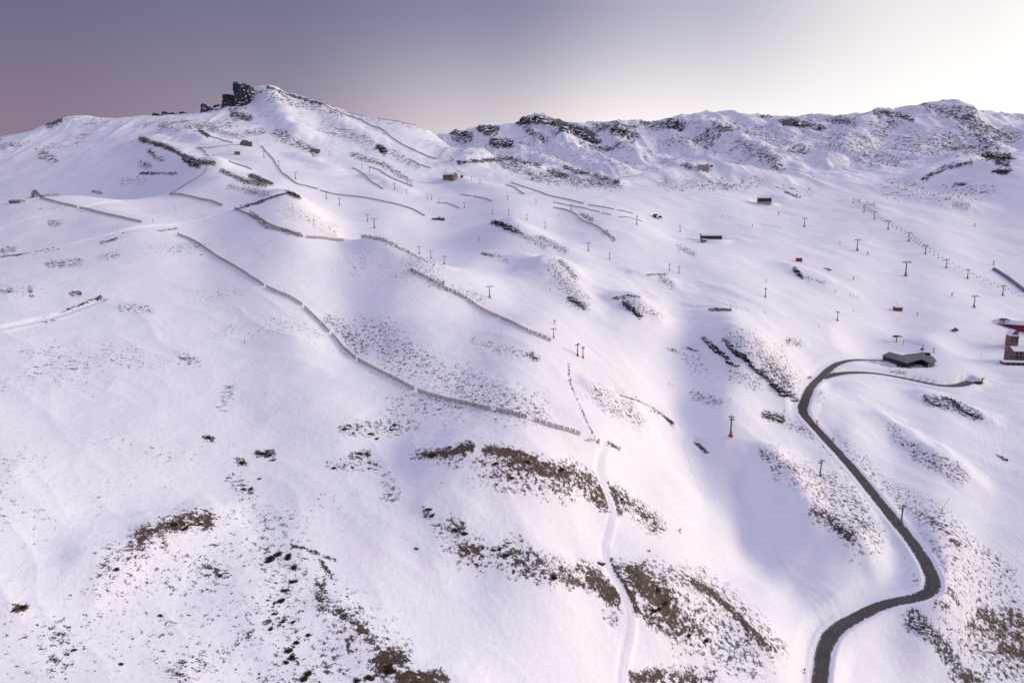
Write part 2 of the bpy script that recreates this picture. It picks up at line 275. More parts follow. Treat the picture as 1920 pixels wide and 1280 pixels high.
# --- bare ground: strokes of (kind, cover, half width, path) in survey image coordinates
ST = """
g .85 14 265,1005 300,990 345,978 385,975|g .55 22 210,1062 250,1035 300,1015|g .38 60 240,1080 400,1070 460,1010|g .62 14 385,1065 415,1078
g .33 90 60,1220 250,1200 450,1150|g .9 7 30,1142 48,1136|g .5 25 100,1190 110,1255|g .48 20 330,1260 420,1215 470,1190|g .45 50 520,1030 530,1150 540,1260
g .85 3 545,1020 590,1035 630,1050|g .9 4 600,1050 622,1080|g .75 9 600,1095 607,1140|g .82 8 630,1145 660,1165 700,1205 720,1235|g .48 40 630,1145 660,1165 700,1205 720,1250
g .97 15 715,1242 745,1232|g .98 14 760,1272 830,1272|g .85 4 650,1200 655,1225|g .5 25 610,1225 625,1250|g .8 12 850,985 865,1000|g .92 9 872,1028 895,1030|g .55 25 845,1000 900,1040 960,1045
g .7 18 950,1035 1000,1055 1060,1080|g .96 8 795,852 850,846 880,838|g .65 14 790,852 850,858|g .98 9 915,843 960,850 1000,862|g .9 15 960,862 1020,880 1060,890|g .62 28 920,872 960,890 1050,905|g .8 16 1060,885 1100,905 1130,930
g .85 9 1110,928 1132,945|g .5 12 730,900 735,930|g .65 7 795,955 805,965|g .97 6 1150,918 1158,960|g .76 14 1162,930 1200,960 1230,985|g .68 18 960,1045 1000,1065 1060,1085
g .98 13 1112,1085 1135,1100 1150,1115|g .68 16 1095,1070 1110,1075|g .98 7 1143,1055 1162,1085 1182,1120 1190,1145|g .95 14 1185,1072 1210,1100 1240,1125|g .64 20 1180,1065 1270,1085 1310,1100
g .9 14 1240,1120 1260,1160|g .78 16 1220,1150 1260,1175 1310,1180|g .96 6 1300,1090 1340,1115 1390,1160 1440,1215|g .6 24 1300,1095 1340,1115 1390,1160 1440,1215|g .58 35 1270,1130 1350,1170 1400,1220
g .5 30 1300,1200 1420,1240|g .96 11 1195,1272 1230,1267|g .85 9 1280,1272 1310,1276|g .68 13 1240,1268 1330,1268|g .62 12 1150,1130 1150,1155|g .82 8 1040,1078 1090,1092
r .8 11 1710,1165 1740,1185 1770,1210 1800,1260|g .76 8 1820,1172 1880,1195|g .86 11 1840,1150 1880,1175 1920,1200|g .8 14 1890,1150 1920,1175|g .96 10 1880,1212 1925,1228|g .68 7 1750,1138 1775,1145|g .68 7 1770,1108 1800,1130
g .6 40 1830,1190 1920,1270|g .85 13 1795,1258 1830,1285|g .45 50 1770,1060 1900,1150|g .47 20 1560,830 1620,890 1700,940 1780,990 1900,1080|g .68 6 1720,960 1780,995|g .92 4 1785,1012 1800,1020
g .64 10 1430,850 1460,865 1490,880|g .52 25 1460,870 1550,920|g .8 11 1530,960 1560,975 1590,1005|g .54 33 1550,920 1630,1000|g .66 11 1600,975 1625,990|g .97 6 1435,777 1465,786|g .58 9 1470,790 1520,815
r .5 25 1390,640 1450,680 1510,740|r .48 14 1370,700 1420,720|r .68 13 1440,680 1480,720|r .6 9 1495,728 1508,736|g .58 7 1300,740 1345,755|g .92 2.5 1330,580 1370,581|g .58 7 1480,640 1500,645|g .65 4 1255,655 1272,660
g .42 18 1285,665 1310,690|g .54 14 1670,800 1720,850 1800,890|r .7 8 1740,750 1790,760 1835,780
g .54 18 1040,500 1060,530 1085,565|g .68 6 1050,490 1080,520|r .58 8 960,432 1020,460|r .82 5 925,418 960,430|g .62 7 1010,445 1040,460 1060,470|r .7 8 1070,560 1095,575|g .85 2.5 1150,560 1180,554 1200,556
r .88 4 1172,565 1200,595|g .5 12 1180,570 1230,590|g .75 2 1210,515 1250,514|g .62 7 1240,520 1260,535|g .58 7 1275,465 1300,475|g .7 4.5 1090,402 1110,412|g .68 4 1135,435 1150,450|r .75 3.5 905,475 925,480|g .48 7 930,480 950,490
g .7 3.5 680,442 720,450 760,470 800,490|g .54 7 760,470 830,500|g .54 8 770,507 830,530|g .45 12 800,530 900,560|g .5 28 700,630 800,690 900,740 1000,770|g .55 12 620,600 680,650|g .48 8 890,640 1000,670|g .85 5 993,665 1007,672
g .7 4 995,778 1007,782|g .78 3.5 1100,825 1120,826|g .7 4 1140,830 1160,840|g .8 1.5 1065,680 1070,720 1100,790 1120,830 1135,845|g .5 15 1120,735 1150,760 1200,790|g .54 11 1180,760 1190,790
g .58 8 640,805 740,795|g .9 5 482,850 508,850|g .85 6 445,865 458,868|g .78 5 385,820 397,822|g .76 5 660,855 690,850|g .54 10 620,870 700,872|g .58 9 340,670 370,680|g .5 10 430,730 420,760|g .68 5 450,905 470,920|g .48 14 440,895 460,930|g .5 12 680,800 780,800|g .58 7 740,915 730,940
g .58 6 90,496 150,491|g .5 6 190,482 220,478|g .58 5 95,418 110,418|g .58 5 5,470 25,468|g .68 4 55,540 60,555|g .76 4 135,551 150,550|g .95 3.5 188,557 160,570 115,590|g .58 5 0,545 20,545|g .5 8 230,575 280,580|g .56 5 85,600 100,598
g .68 2.5 110,365 60,369|g .76 3 175,360 190,362|g .76 2 0,482 60,475 110,465|g .76 2.2 190,455 220,447|g .76 2.5 300,433 330,428|g .9 3 440,392 490,377 538,360|g .94 4 540,362 560,370|g .68 5 470,400 500,425 560,440|g .44 14 540,395 580,410 620,430|g .76 4 470,330 510,345
g .58 7 430,350 500,365|g .68 5 415,320 460,340 500,345|g .82 5 265,262 310,275 340,290 370,305 400,305|g .58 7 280,285 300,300|r .86 5 345,295 370,310|g .68 3.5 265,325 330,325|g .56 9 265,308 280,312
g .5 11 300,235 380,240 450,225|g .7 7 440,215 470,225|g .5 10 520,250 560,270|g .58 7 560,270 590,285|g .48 13 480,170 560,190 640,215|g .72 4 500,163 525,172 600,195|g .42 5 610,205 700,225 800,240|r .86 4 710,275 720,285|g .5 7 740,290 780,310|g .54 5 660,290 720,310 770,340
g .94 4 585,282 597,283|g .42 12 610,240 700,270|g .5 7 400,245 450,255 490,245|g .78 4 375,245 390,255|r .78 5 90,233 110,225|r .42 9 100,226 240,233|g .54 9 80,290 100,300|g .4 10 230,340 270,338
r .8 3 860,305 960,297|r .58 9 930,300 1000,330 1080,340 1160,345|r .7 4 960,300 1010,310|r .78 4.5 1030,320 1060,330|r .7 4.5 1060,315 1120,330 1160,343|r .54 9 1000,330 1050,345
r .78 6 850,246 880,255|r .7 6 855,260 880,265|r .86 5 900,240 930,241|r .75 6 912,250 925,252|r .86 7 925,265 955,270|r .9 7 980,228 1010,224 1040,232 1090,245 1115,262|r .7 7 985,240 1020,260|r .94 5 1060,242 1110,260|r .7 7 1120,236 1160,241|r .78 7 1150,242 1190,255|r .7 7 1210,232 1280,236
r .95 4 1255,226 1270,232|r .94 4 1255,238 1270,240|r .52 7 1290,225 1340,245|r .52 9 1240,270 1290,265|r .6 13 1390,270 1430,290 1460,310|r .52 7 1380,235 1440,260 1520,280|r .86 5 1470,229 1510,232 1540,240|r .6 4 1500,226 1560,226|r .38 40 860,270 1100,290 1300,270 1560,270
r .7 7 1560,226 1600,230|r .78 4 1640,211 1680,213 1710,225|r .78 3 1715,192 1740,188|r .6 11 1740,200 1800,215|r .64 18 1820,230 1850,270|r .52 20 1690,270 1800,270 1860,280|r .5 20 1560,260 1650,290|r .52 10 1600,300 1700,305
r .94 7 1855,291 1890,296|r .88 5 1870,305 1890,310|r .7 3.2 1820,305 1770,315 1730,335|r .94 4 1873,322 1888,322|r .5 20 1670,350 1740,370 1830,360|r .88 3.5 1793,345 1807,346|r .6 7 1845,355 1860,357|r .6 7 1790,385 1812,386|g .6 4 1600,375 1640,385|r .78 2.5 1470,360 1500,370
r .5 7 1460,350 1520,360|g .42 15 1250,345 1420,345|g .55 5 1280,311 1330,320|g .5 7 1330,340 1380,350|r .88 4.5 1490,505 1505,520|g .6 3.5 1510,520 1545,530|g .88 1.8 1545,503 1560,507|g .8 4 1655,680 1700,689 1745,690|g .75 3 1575,673 1640,670|g .65 3 1668,694 1700,702|g .6 4 1665,705 1735,720|r .95 2.5 1165,738 1200,752 1232,768 1248,782 1260,796|r .92 2 1308,828 1320,842 1326,848
"""
UU, VV = project(XX, YY, ZZ)
cover = np.zeros_like(ZZ); rocky = np.zeros_like(ZZ)
left_hill = sstep(-UU, -1150, -700) * sstep(-YY, -900, -650)
clump = fbm(XX / 60, YY / 60, 51, 4)
cover += .09 + .05 * left_hill + .48 * np.clip(clump - .08, 0, 1) * (.42 + .58 * left_hill)
cover += (.14 + .85 * np.clip(fbm(XX / 110, YY / 80, 57, 4), 0, 1)) * sstep(YY, 1500, 2100) + .08 * sstep(YY, 2050, 2350) * sstep(XX, -200, 100)
for line in ST.replace('|', '\n').split('\n'):
    if not line.strip(): continue
    w = line.split(); kind, dens, hw = w[0], float(w[1]), float(w[2])
    if kind == 'g' and float(w[3].split(',')[1]) < 350: dens = min(.95, dens * 1.2)
    if kind == 'r' and float(w[3].split(',')[1]) < 330: dens = min(.97, dens * 1.1); hw *= 1.25
    hw *= 1.35 if float(w[3].split(',')[1]) > 560 and hw > 4 else 1.1
    pts = [tuple(map(float, p.split(','))) for p in w[3:]]
    gy = [math.log(ground(*p)[1]) for p in pts]
    for (a, b), (ya, yb) in zip(zip(pts[:-1], pts[1:]), zip(gy[:-1], gy[1:])):
        m = hw * 2.6 + 4
        sel = (UU > min(a[0], b[0]) - m) & (UU < max(a[0], b[0]) + m) & (VV > min(a[1], b[1]) - m) & (VV < max(a[1], b[1]) + m) & (np.log(YY) > min(ya, yb) - .22) & (np.log(YY) < max(ya, yb) + .22)
        idx = np.nonzero(sel)
        if not len(idx[0]): continue
        pu, pv = UU[idx], VV[idx]; ax, ay = a; dx, dy = b[0] - a[0], b[1] - a[1]
        t = np.clip(((pu - ax) * dx + (pv - ay) * dy) / (dx * dx + dy * dy), 0, 1)
        d = np.hypot(pu - ax - t * dx, pv - ay - t * dy) / hw
        wl_ = np.clip(YY[idx] / 350, .8, 4)
        d = d + .55 * fbm(XX[idx] / (16 * wl_), YY[idx] / (16 * wl_), 77, 3)
        val = dens * (1 - sstep(d, .15, 2.1)) ** .8
        cover[idx] = np.maximum(cover[idx], val)
        if kind == 'r': rocky[idx] = np.maximum(rocky[idx], 1 - sstep(d, .5, 1.5))
rocky = np.maximum(rocky, sstep(YY, 1500, 2200) * .8)

# --- roads and tracks cut into the slope
road_px = [(1533,1315),(1538,1270),(1543,1225),(1560,1183),(1600,1154),(1650,1138),(1705,1130),(1740,1117),(1752,1098),(1747,1068),(1715,1022),(1670,968),(1622,905),(1580,855),(1545,818),(1514,788),(1503,768),(1510,745),(1528,719),(1546,700),(1562,686),(1582,676),(1620,672),(1668,680)]
branch_px = [(1540,709),(1560,701),(1605,696),(1660,701),(1720,714),(1768,724),(1800,723),(1822,714)]
track_px = [
 ('wide', [(1163,1300),(1170,1230),(1186,1172),(1178,1125),(1152,1085),(1134,1050),(1136,1010),(1151,965),(1147,938),(1130,908),(1122,882),(1130,850),(1136,836)]),
 ('mid', [(0,487),(150,455),(300,424),(440,390),(535,360)]),
 ('thin', [(0,428),(100,402),(160,388),(232,377)]),
 ('mid', [(0,617),(60,604),(115,591),(185,562)]),
 ('thin', [(384,229),(480,228),(560,222),(640,221)]),
]
def path_of(px, step=2.0, blur=12, far=None):
    P = np.array([ground(u, v, far) for u, v in px])
    P = resample(catmull(P, 14), step)
    e0, e1 = P[0].copy(), P[-1].copy()
    for c_ in (0, 1): P[:, c_] = boxblur(P[:, c_], 4)
    P[0], P[-1] = e0, e1; P = resample(P, step); P[:, 2] = boxblur([hz(x, y) for x, y in P[:, :2]], blur)
    return P
def nearest(P, margin):
    """distance to path, path height there and signed side, for grid points near it"""
    lo, hi = P[:, :2].min(0) - margin, P[:, :2].max(0) + margin
    idx = np.nonzero((XX > lo[0]) & (XX < hi[0]) & (YY > lo[1]) & (YY < hi[1]))
    x, y = XX[idx], YY[idx]; best = np.full(x.shape, 1e9); zz = np.zeros(x.shape); side = np.zeros(x.shape)
    for a, b in zip(P[:-1], P[1:]):
        q = np.nonzero((np.abs(x - a[0]) < margin + 4) & (np.abs(y - a[1]) < margin + 4))[0]
        if not len(q): continue
        d = b[:2] - a[:2]; L2 = d @ d
        t = np.clip(((x[q] - a[0]) * d[0] + (y[q] - a[1]) * d[1]) / L2, 0, 1)
        ex, ey = x[q] - a[0] - t * d[0], y[q] - a[1] - t * d[1]; r = np.hypot(ex, ey)
        k = r < best[q]; kk = q[k]
        best[kk] = r[k]; zz[kk] = (a[2] + t * (b[2] - a[2]))[k]; side[kk] = np.sign(d[0] * ey - d[1] * ex)[k]
    return idx, best, zz, side
def carve(P, half, blend, drop, shoulder=0.0, clear=True, strength=1.0):
    idx, d, z, sd_ = nearest(P, half + blend)
    ok = d < half + blend
    idx = (idx[0][ok], idx[1][ok]); d = d[ok]; z = z[ok]
    f = strength * (1 - sstep(d, half, half + blend))
    bank = shoulder * np.exp(-((d - half - 1.0) / .9) ** 2)
    ZZ[idx] = ZZ[idx] * (1 - f) + (z - drop) * f + bank
    if clear: cover[idx] *= 1 - .95 * (1 - sstep(d, half, half + blend * .35))
ROAD_W = 3.4
road_path = path_of(road_px, 2.0, 16)
carve(road_path, ROAD_W + 1.0, 8.0, .35, .55)
branch_path = path_of(branch_px, 2.0, 12)
carve(branch_path, 6.2, 9.0, .2, .05)
road_path[:, 2] -= .35 - .06; branch_path[:, 2] -= .2 - .10
def clear_road(P, half):
    idx, d, z, s_ = nearest(P, half + 1.2); ok = d < half + .9; idx = (idx[0][ok], idx[1][ok])
    ZZ[idx] = np.minimum(ZZ[idx], z[ok] - .14)
def pad(u, v, r, blend, du=0, dv=0):
    c = ground(u, v); q = ground(u + du, v + dv); d = np.hypot(XX - q[0], YY - q[1]); idx = np.nonzero(d < r + blend)
    f = 1 - sstep(d[idx], r, r + blend); ZZ[idx] = ZZ[idx] * (1 - f) + c[2] * f
pad(1703, 684, 28, 48, 3, -12); pad(1908, 682, 32, 55, 12, -6); pad(1333, 449, 18, 15); pad(1433, 380, 16, 14); pad(844, 335, 16, 14)
clear_road(branch_path, 5.0); clear_road(road_path, ROAD_W)
tracks = []
for kind, px in track_px:
    P = path_of(px, 2.0, 10)
    w = dict(wide=1.5, mid=3.0, thin=2.2)[kind]
    carve(P, w, 1.5 if kind == 'wide' else 3.0, .30 if kind == 'wide' else .7, .05 if kind == 'wide' else .5, True, .4 if kind == 'wide' else 1.0)
    if kind == 'wide':                       # wheel ruts
        idx, d, z, sd_ = nearest(P, 4)
        ZZ[idx] -= .14 * np.exp(-((d - 1.1) / .5) ** 2)
    tracks.append(P)
# stream gullies in the valley floor
stream_px = [[(1158,734),(1180,743),(1210,757),(1235,769),(1248,782),(1262,798)], [(1306,826),(1318,840),(1326,850)]]
streams = []
for px in stream_px:
    P = path_of(px, 1.5, 8); carve(P, 2.0, 1.6, .9, .05, False); P[:, 2] -= .55; streams.append(P)
# groomed and skied valley lines: distance across and along the run, used for fine streaks in the snow relief
across = np.zeros_like(ZZ); along = np.zeros_like(ZZ); skied = np.zeros_like(ZZ)
for px, half in (([(1090,600),(1150,680),(1230,760),(1285,830),(1305,880),(1345,950),(1400,1025),(1470,1085),(1545,1140)], 24), ([(1330,840),(1360,930),(1400,1040),(1450,1110),(1510,1180),(1530,1260)], 16), ([(1620,760),(1700,850),(1800,940),(1900,1030),(1990,1110)], 20), ([(1600,520),(1700,590),(1780,660),(1860,760),(1900,880)], 30), ([(900,520),(960,570),(1060,640),(1130,700)], 24)):
    P = path_of(px, 6.0, 3); lo, hi = P[:, :2].min(0) - half, P[:, :2].max(0) + half
    idx = np.nonzero((XX > lo[0]) & (XX < hi[0]) & (YY > lo[1]) & (YY < hi[1])); x, y = XX[idx], YY[idx]
    best = np.full(x.shape, 1e9); al = np.zeros(x.shape); sg = np.zeros(x.shape)
    for k in range(len(P) - 1):
        a_, b_ = P[k, :2], P[k + 1, :2]; dv = b_ - a_; t = np.clip(((x - a_[0]) * dv[0] + (y - a_[1]) * dv[1]) / (dv @ dv), 0, 1)
        ex, ey = x - a_[0] - t * dv[0], y - a_[1] - t * dv[1]; r = np.hypot(ex, ey); m = r < best
        best[m] = r[m]; al[m] = (k + t[m]) * 6.0; sg[m] = np.sign(dv[0] * ey - dv[1] * ex)[m]
    ok = best < half; idx = (idx[0][ok], idx[1][ok]); wgt = 1 - sstep(best[ok], half * .45, half)
    across[idx] = (best * sg)[ok]; along[idx] = al[ok]; skied[idx] = np.maximum(skied[idx], wgt)
cover *= 1 - .8 * skied * (cover < .4)
# snow banked up where the wind drops it below the long fence, scree roughness in bare areas
cov = np.clip(cover, .0, .99)
detail = fbm(XX / 7, YY / 7, 61, 3) * .35 + fbm(XX / 2.6, YY / 2.6, 65, 2) * .14
ZZ = ZZ + detail * sstep(cov, .3, .8) * np.clip(YY / 350, .8, 3)
ZZ = ZZ + (ridged(XX / 16, YY / 16, 71, 3) - .5) * rocky * sstep(cov, .35, .8) * np.clip(YY / 400, 1, 7)
clear_road(branch_path, 5.0); clear_road(road_path, ROAD_W)
UU, VV = project(XX, YY, ZZ)

# ------------------------------------------------------------------ materials
def mat(name):
    m = bpy.data.materials.new(name); m.use_nodes = True
    nt = m.node_tree; b = nt.nodes['Principled BSDF']
    b.inputs['Specular IOR Level'].default_value = .25
    return m, nt, b
def nn(nt, t, **k):
    n = nt.nodes.new(t)
    for a, b in k.items():
        if a.startswith('i_'): n.inputs[a[2:].replace('_', ' ')].default_value = b
        else: setattr(n, a, b)
    return n
def mixc(nt, fac, a, b):
    m = nn(nt, 'ShaderNodeMix', data_type='RGBA')
    for key, v in (('Factor', fac), ('A', a), ('B', b)):
        if isinstance(v, (int, float)): m.inputs[key].default_value = v
        elif isinstance(v, tuple): m.inputs[key].default_value = (*v, 1)
        else: nt.links.new(v, m.inputs[key])
    return m.outputs['Result']
def maprange(nt, v, a, b, c=0, d=1, smoothm=False):
    m = nn(nt, 'ShaderNodeMapRange', interpolation_type='SMOOTHSTEP' if smoothm else 'LINEAR')
    nt.links.new(v, m.inputs['Value'])
    for k, x in (('From Min', a), ('From Max', b), ('To Min', c), ('To Max', d)): m.inputs[k].default_value = x
    return m.outputs[0]
def noise(nt, vec, scale, detail=4, rough=.6):
    n = nn(nt, 'ShaderNodeTexNoise'); n.inputs['Scale'].default_value = scale
    n.inputs['Detail'].default_value = detail; n.inputs['Roughness'].default_value = rough
    nt.links.new(vec, n.inputs['Vector']); return n.outputs['Fac']
def math_(nt, op, a, b=None):
    n = nn(nt, 'ShaderNodeMath', operation=op)
    for k, v in ((0, a), (1, b)):
        if v is None: continue
        if isinstance(v, (int, float)): n.inputs[k].default_value = v
        else: nt.links.new(v, n.inputs[k])
    return n.outputs[0]
SNOW = (.88, .865, .90)
def terrain_material():
    m, nt, b = mat('snow_and_bare_ground')
    L = nt.links
    geo = nn(nt, 'ShaderNodeNewGeometry'); pos = geo.outputs['Position']
    thr = nn(nt, 'ShaderNodeAttribute', attribute_name='bare_level').outputs['Fac']
    rk = nn(nt, 'ShaderNodeAttribute', attribute_name='rocky').outputs['Fac']
    far = nn(nt, 'ShaderNodeAttribute', attribute_name='coarse').outputs['Fac']
    n1 = noise(nt, pos, .43, 8, .81); n2 = noise(nt, pos, .085, 8, .82)
    nmix = nn(nt, 'ShaderNodeMix', data_type='FLOAT'); L.new(far, nmix.inputs['Factor']); L.new(n1, nmix.inputs['A']); L.new(n2, nmix.inputs['B'])
    diff = math_(nt, 'SUBTRACT', nmix.outputs[0], thr)
    mask = maprange(nt, diff, -.006, .012, 0, 1, True)
    # ground colours
    nb = noise(nt, pos, .09, 3, .5); ng = noise(nt, pos, 1.1, 5, .7)
    soil = mixc(nt, maprange(nt, nb, .35, .65), (.092, .056, .036), (.042, .030, .011))
    soil = mixc(nt, maprange(nt, ng, .35, .7), soil, (.125, .084, .060))
    rock = mixc(nt, maprange(nt, ng, .3, .7), (.045, .043, .052), (.105, .092, .092))
    bare = mixc(nt, rk, soil, rock)
    ns = noise(nt, pos, .02, 3, .5)
    snow = mixc(nt, maprange(nt, ns, .35, .65), SNOW, (.86, .855, .895))
    L.new(mixc(nt, mask, snow, bare), b.inputs['Base Color'])
    b.inputs['Roughness'].default_value = .65
    # fine relief: wind crust in the snow, stones and tussocks in the bare ground
    w1 = noise(nt, pos, .35, 6, .62)
    mp = nn(nt, 'ShaderNodeMapping'); mp.inputs['Rotation'].default_value = (0, 0, .9); mp.inputs['Scale'].default_value = (.10, 1.0, .3); L.new(pos, mp.inputs['Vector'])
    w2 = noise(nt, mp.outputs[0], .9, 3, .6)
    h = math_(nt, 'ADD', math_(nt, 'MULTIPLY', w1, .9), math_(nt, 'MULTIPLY', w2, .35))
    h = math_(nt, 'ADD', h, math_(nt, 'MULTIPLY', math_(nt, 'MULTIPLY', mask, ng), 1.6))
    at = lambda n_: nn(nt, 'ShaderNodeAttribute', attribute_name=n_).outputs['Fac']
    cx = nn(nt, 'ShaderNodeCombineXYZ'); L.new(math_(nt, 'MULTIPLY', at('across'), .85), cx.inputs[0]); L.new(math_(nt, 'MULTIPLY', at('along'), .022), cx.inputs[1])
    sk = noise(nt, cx.outputs[0], 1.0, 4, .65)
    h = math_(nt, 'ADD', h, math_(nt, 'MULTIPLY', math_(nt, 'MULTIPLY', sk, at('skied')), 1.1))
    bp = nn(nt, 'ShaderNodeBump'); bp.inputs['Strength'].default_value = .55; bp.inputs['Distance'].default_value = .8
    L.new(h, bp.inputs['Height']); L.new(bp.outputs[0], b.inputs['Normal'])
    return m
def simple(name, col, var=.25, scale=1.5, rough=.7, bump=.2, metal=0.0):
    m, nt, b = mat(name)
    tcn = nn(nt, 'ShaderNodeTexCoord').outputs['Object']
    n = noise(nt, tcn, scale, 5, .65)
    c = mixc(nt, maprange(nt, n, .3, .7), tuple(x * (1 - var) for x in col), tuple(min(1, x * (1 + var)) for x in col))
    nt.links.new(c, b.inputs['Base Color']); b.inputs['Roughness'].default_value = rough; b.inputs['Metallic'].default_value = metal
    if bump:
        bp = nn(nt, 'ShaderNodeBump'); bp.inputs['Strength'].default_value = bump; bp.inputs['Distance'].default_value = .1
        nt.links.new(n, bp.inputs['Height']); nt.links.new(bp.outputs[0], b.inputs['Normal'])
    return m
def rock_material(name, c0, c1, snow_from=.55, scale=.25, stretch=(.5, .5, 2.2)):
    """bedrock with strata and snow lying on whatever faces up"""
    m, nt, b = mat(name); L = nt.links
    geo = nn(nt, 'ShaderNodeNewGeometry'); pos = geo.outputs['Position']
    mp = nn(nt, 'ShaderNodeMapping'); mp.inputs['Rotation'].default_value = (.25, .15, 0); mp.inputs['Scale'].default_value = stretch; L.new(pos, mp.inputs['Vector'])
    n = noise(nt, mp.outputs[0], scale, 7, .7); n2 = noise(nt, pos, scale * 2.5, 6, .7)
    col = mixc(nt, maprange(nt, n, .35, .68), c0, c1)
    sx = nn(nt, 'ShaderNodeSeparateXYZ'); L.new(geo.outputs['Normal'], sx.inputs[0])
    sn = math_(nt, 'ADD', sx.outputs['Z'], math_(nt, 'MULTIPLY', math_(nt, 'SUBTRACT', n2, .5), 1.5))
    f = maprange(nt, sn, snow_from, snow_from + .08, 0, 1, True)
    L.new(mixc(nt, f, col, SNOW), b.inputs['Base Color']); b.inputs['Roughness'].default_value = .85
    bp = nn(nt, 'ShaderNodeBump'); bp.inputs['Strength'].default_value = .8; bp.inputs['Distance'].default_value = 1.5 * .25 / scale
    L.new(n, bp.inputs['Height']); L.new(bp.outputs[0], b.inputs['Normal'])
    return m
M = {}
M['terrain'] = terrain_material()
M['rock'] = rock_material('dark_bedrock', (.018, .016, .018), (.065, .052, .050), .78)
M['ridge_rock'] = rock_material('ridge_rock', (.035, .032, .036), (.12, .105, .105), .42, .09)
M['crag'] = rock_material('blue_grey_crag', (.010, .013, .020), (.10, .115, .15), .5, .07, (2.0, 2.0, .7))
M['asphalt'] = simple('asphalt', (.095, .082, .080), .28, .22, .85, .15)
def road_material():
    m, nt, b = mat('worn_asphalt'); L = nt.links
    pos = nn(nt, 'ShaderNodeNewGeometry').outputs['Position']; ed = nn(nt, 'ShaderNodeAttribute', attribute_name='edge').outputs['Fac']
    n1 = noise(nt, pos, .12, 5, .6); n2 = noise(nt, pos, .8, 6, .7)
    col = mixc(nt, maprange(nt, n1, .35, .65), (.070, .060, .058), (.125, .108, .102)); col = mixc(nt, maprange(nt, n2, .4, .75), col, (.055, .048, .047))
    wheel = maprange(nt, math_(nt, 'ABSOLUTE', math_(nt, 'SUBTRACT', ed, .45)), .0, .16, 1, 0, True)
    col = mixc(nt, math_(nt, 'MULTIPLY', wheel, .35), col, (.045, .040, .040))
    sn = maprange(nt, math_(nt, 'ADD', math_(nt, 'MULTIPLY', ed, .55), n2), 1.02, 1.09, 0, 1, True)
    L.new(mixc(nt, sn, col, SNOW), b.inputs['Base Color']); L.new(maprange(nt, n1, .3, .7, .55, .9), b.inputs['Roughness']); return m
M['asphalt'] = road_material()
M['wood'] = simple('weathered_wood', (.30, .23, .215), .3, 1.2, .8)
M['wood_far'] = simple('weathered_wood_far', (.33, .28, .27), .3, .5, .8)
M['post'] = simple('dark_post_wood', (.12, .09, .08), .3, 2, .8)
M['steel'] = simple('galvanised_steel', (.16, .16, .17), .2, 1.0, .5, .05, .3)
M['red'] = simple('red_padding', (.36, .035, .035), .2, 1.0, .6)
M['water'] = simple('dark_stream_water', (.012, .013, .018), .3, .5, .15)
M['shrub'] = simple('juniper_foliage', (.046, .034, .012), .5, 1.3, .9)
M['snow'] = simple('snow_cover', SNOW, .03, .6, .65, .3)

# ------------------------------------------------------------------ mesh helpers
def tag(o, label=None, cat=None, group=None, kind=None):
    if label: o['label'] = label
    if cat: o['category'] = cat
    if group: o['group'] = group
    if kind: o['kind'] = kind
    return o
def link(o, parent=None):
    C.objects.link(o)
    if parent is not None: o.parent = parent
    return o
def meshobj(name, V, F, m, parent=None, smooth=False):
    me = bpy.data.meshes.new(name); me.from_pydata([tuple(map(float, v)) for v in V], [], [tuple(map(int, f)) for f in F]); me.update()
    if m: me.materials.append(m)
    if smooth: me.polygons.foreach_set('use_smooth', np.ones(len(me.polygons), bool))
    return link(bpy.data.objects.new(name, me), parent)
def empty(name, loc=(0, 0, 0), rz=0):
    o = bpy.data.objects.new(name, None); o.empty_display_size = 1
    o.location = loc; o.rotation_euler = (0, 0, rz); return link(o)

# ------------------------------------------------------------------ the terrain sheet
def build_terrain():
    V = np.c_[XX.ravel(), YY.ravel(), ZZ.ravel()].astype(np.float32)
    i, j = np.meshgrid(np.arange(NS - 1), np.arange(NT - 1), indexing='ij')
    a = (i * NT + j).ravel(); F = np.c_[a, a + NT, a + NT + 1, a + 1].astype(np.int32)
    me = bpy.data.meshes.new('terrain')
    me.vertices.add(len(V)); me.vertices.foreach_set('co', V.ravel())
    me.loops.add(F.size); me.loops.foreach_set('vertex_index', F.ravel())
    me.polygons.add(len(F)); me.polygons.foreach_set('loop_start', np.arange(0, F.size, 4, dtype=np.int32))
    me.polygons.foreach_set('use_smooth', np.ones(len(F), bool)); me.update()
    cc = np.clip(cover, .02, .995) ** 1.95
    cc = np.clip(cc, 1e-5, .86)
    lvl = .5 + .072 * np.log((1 - cc) / cc) / 1.0 * .62
    for nm, arr in (('bare_level', lvl), ('rocky', np.clip(rocky, 0, 1)), ('coarse', sstep(YY, 900, 1700) * .85), ('across', across), ('along', along), ('skied', skied)):
        at = me.attributes.new(nm, 'FLOAT', 'POINT'); at.data.foreach_set('value', arr.ravel().astype(np.float32))
    me.materials.append(M['terrain'])
    o = link(bpy.data.objects.new('terrain', me)); tag(o, kind='structure'); return o
build_terrain()
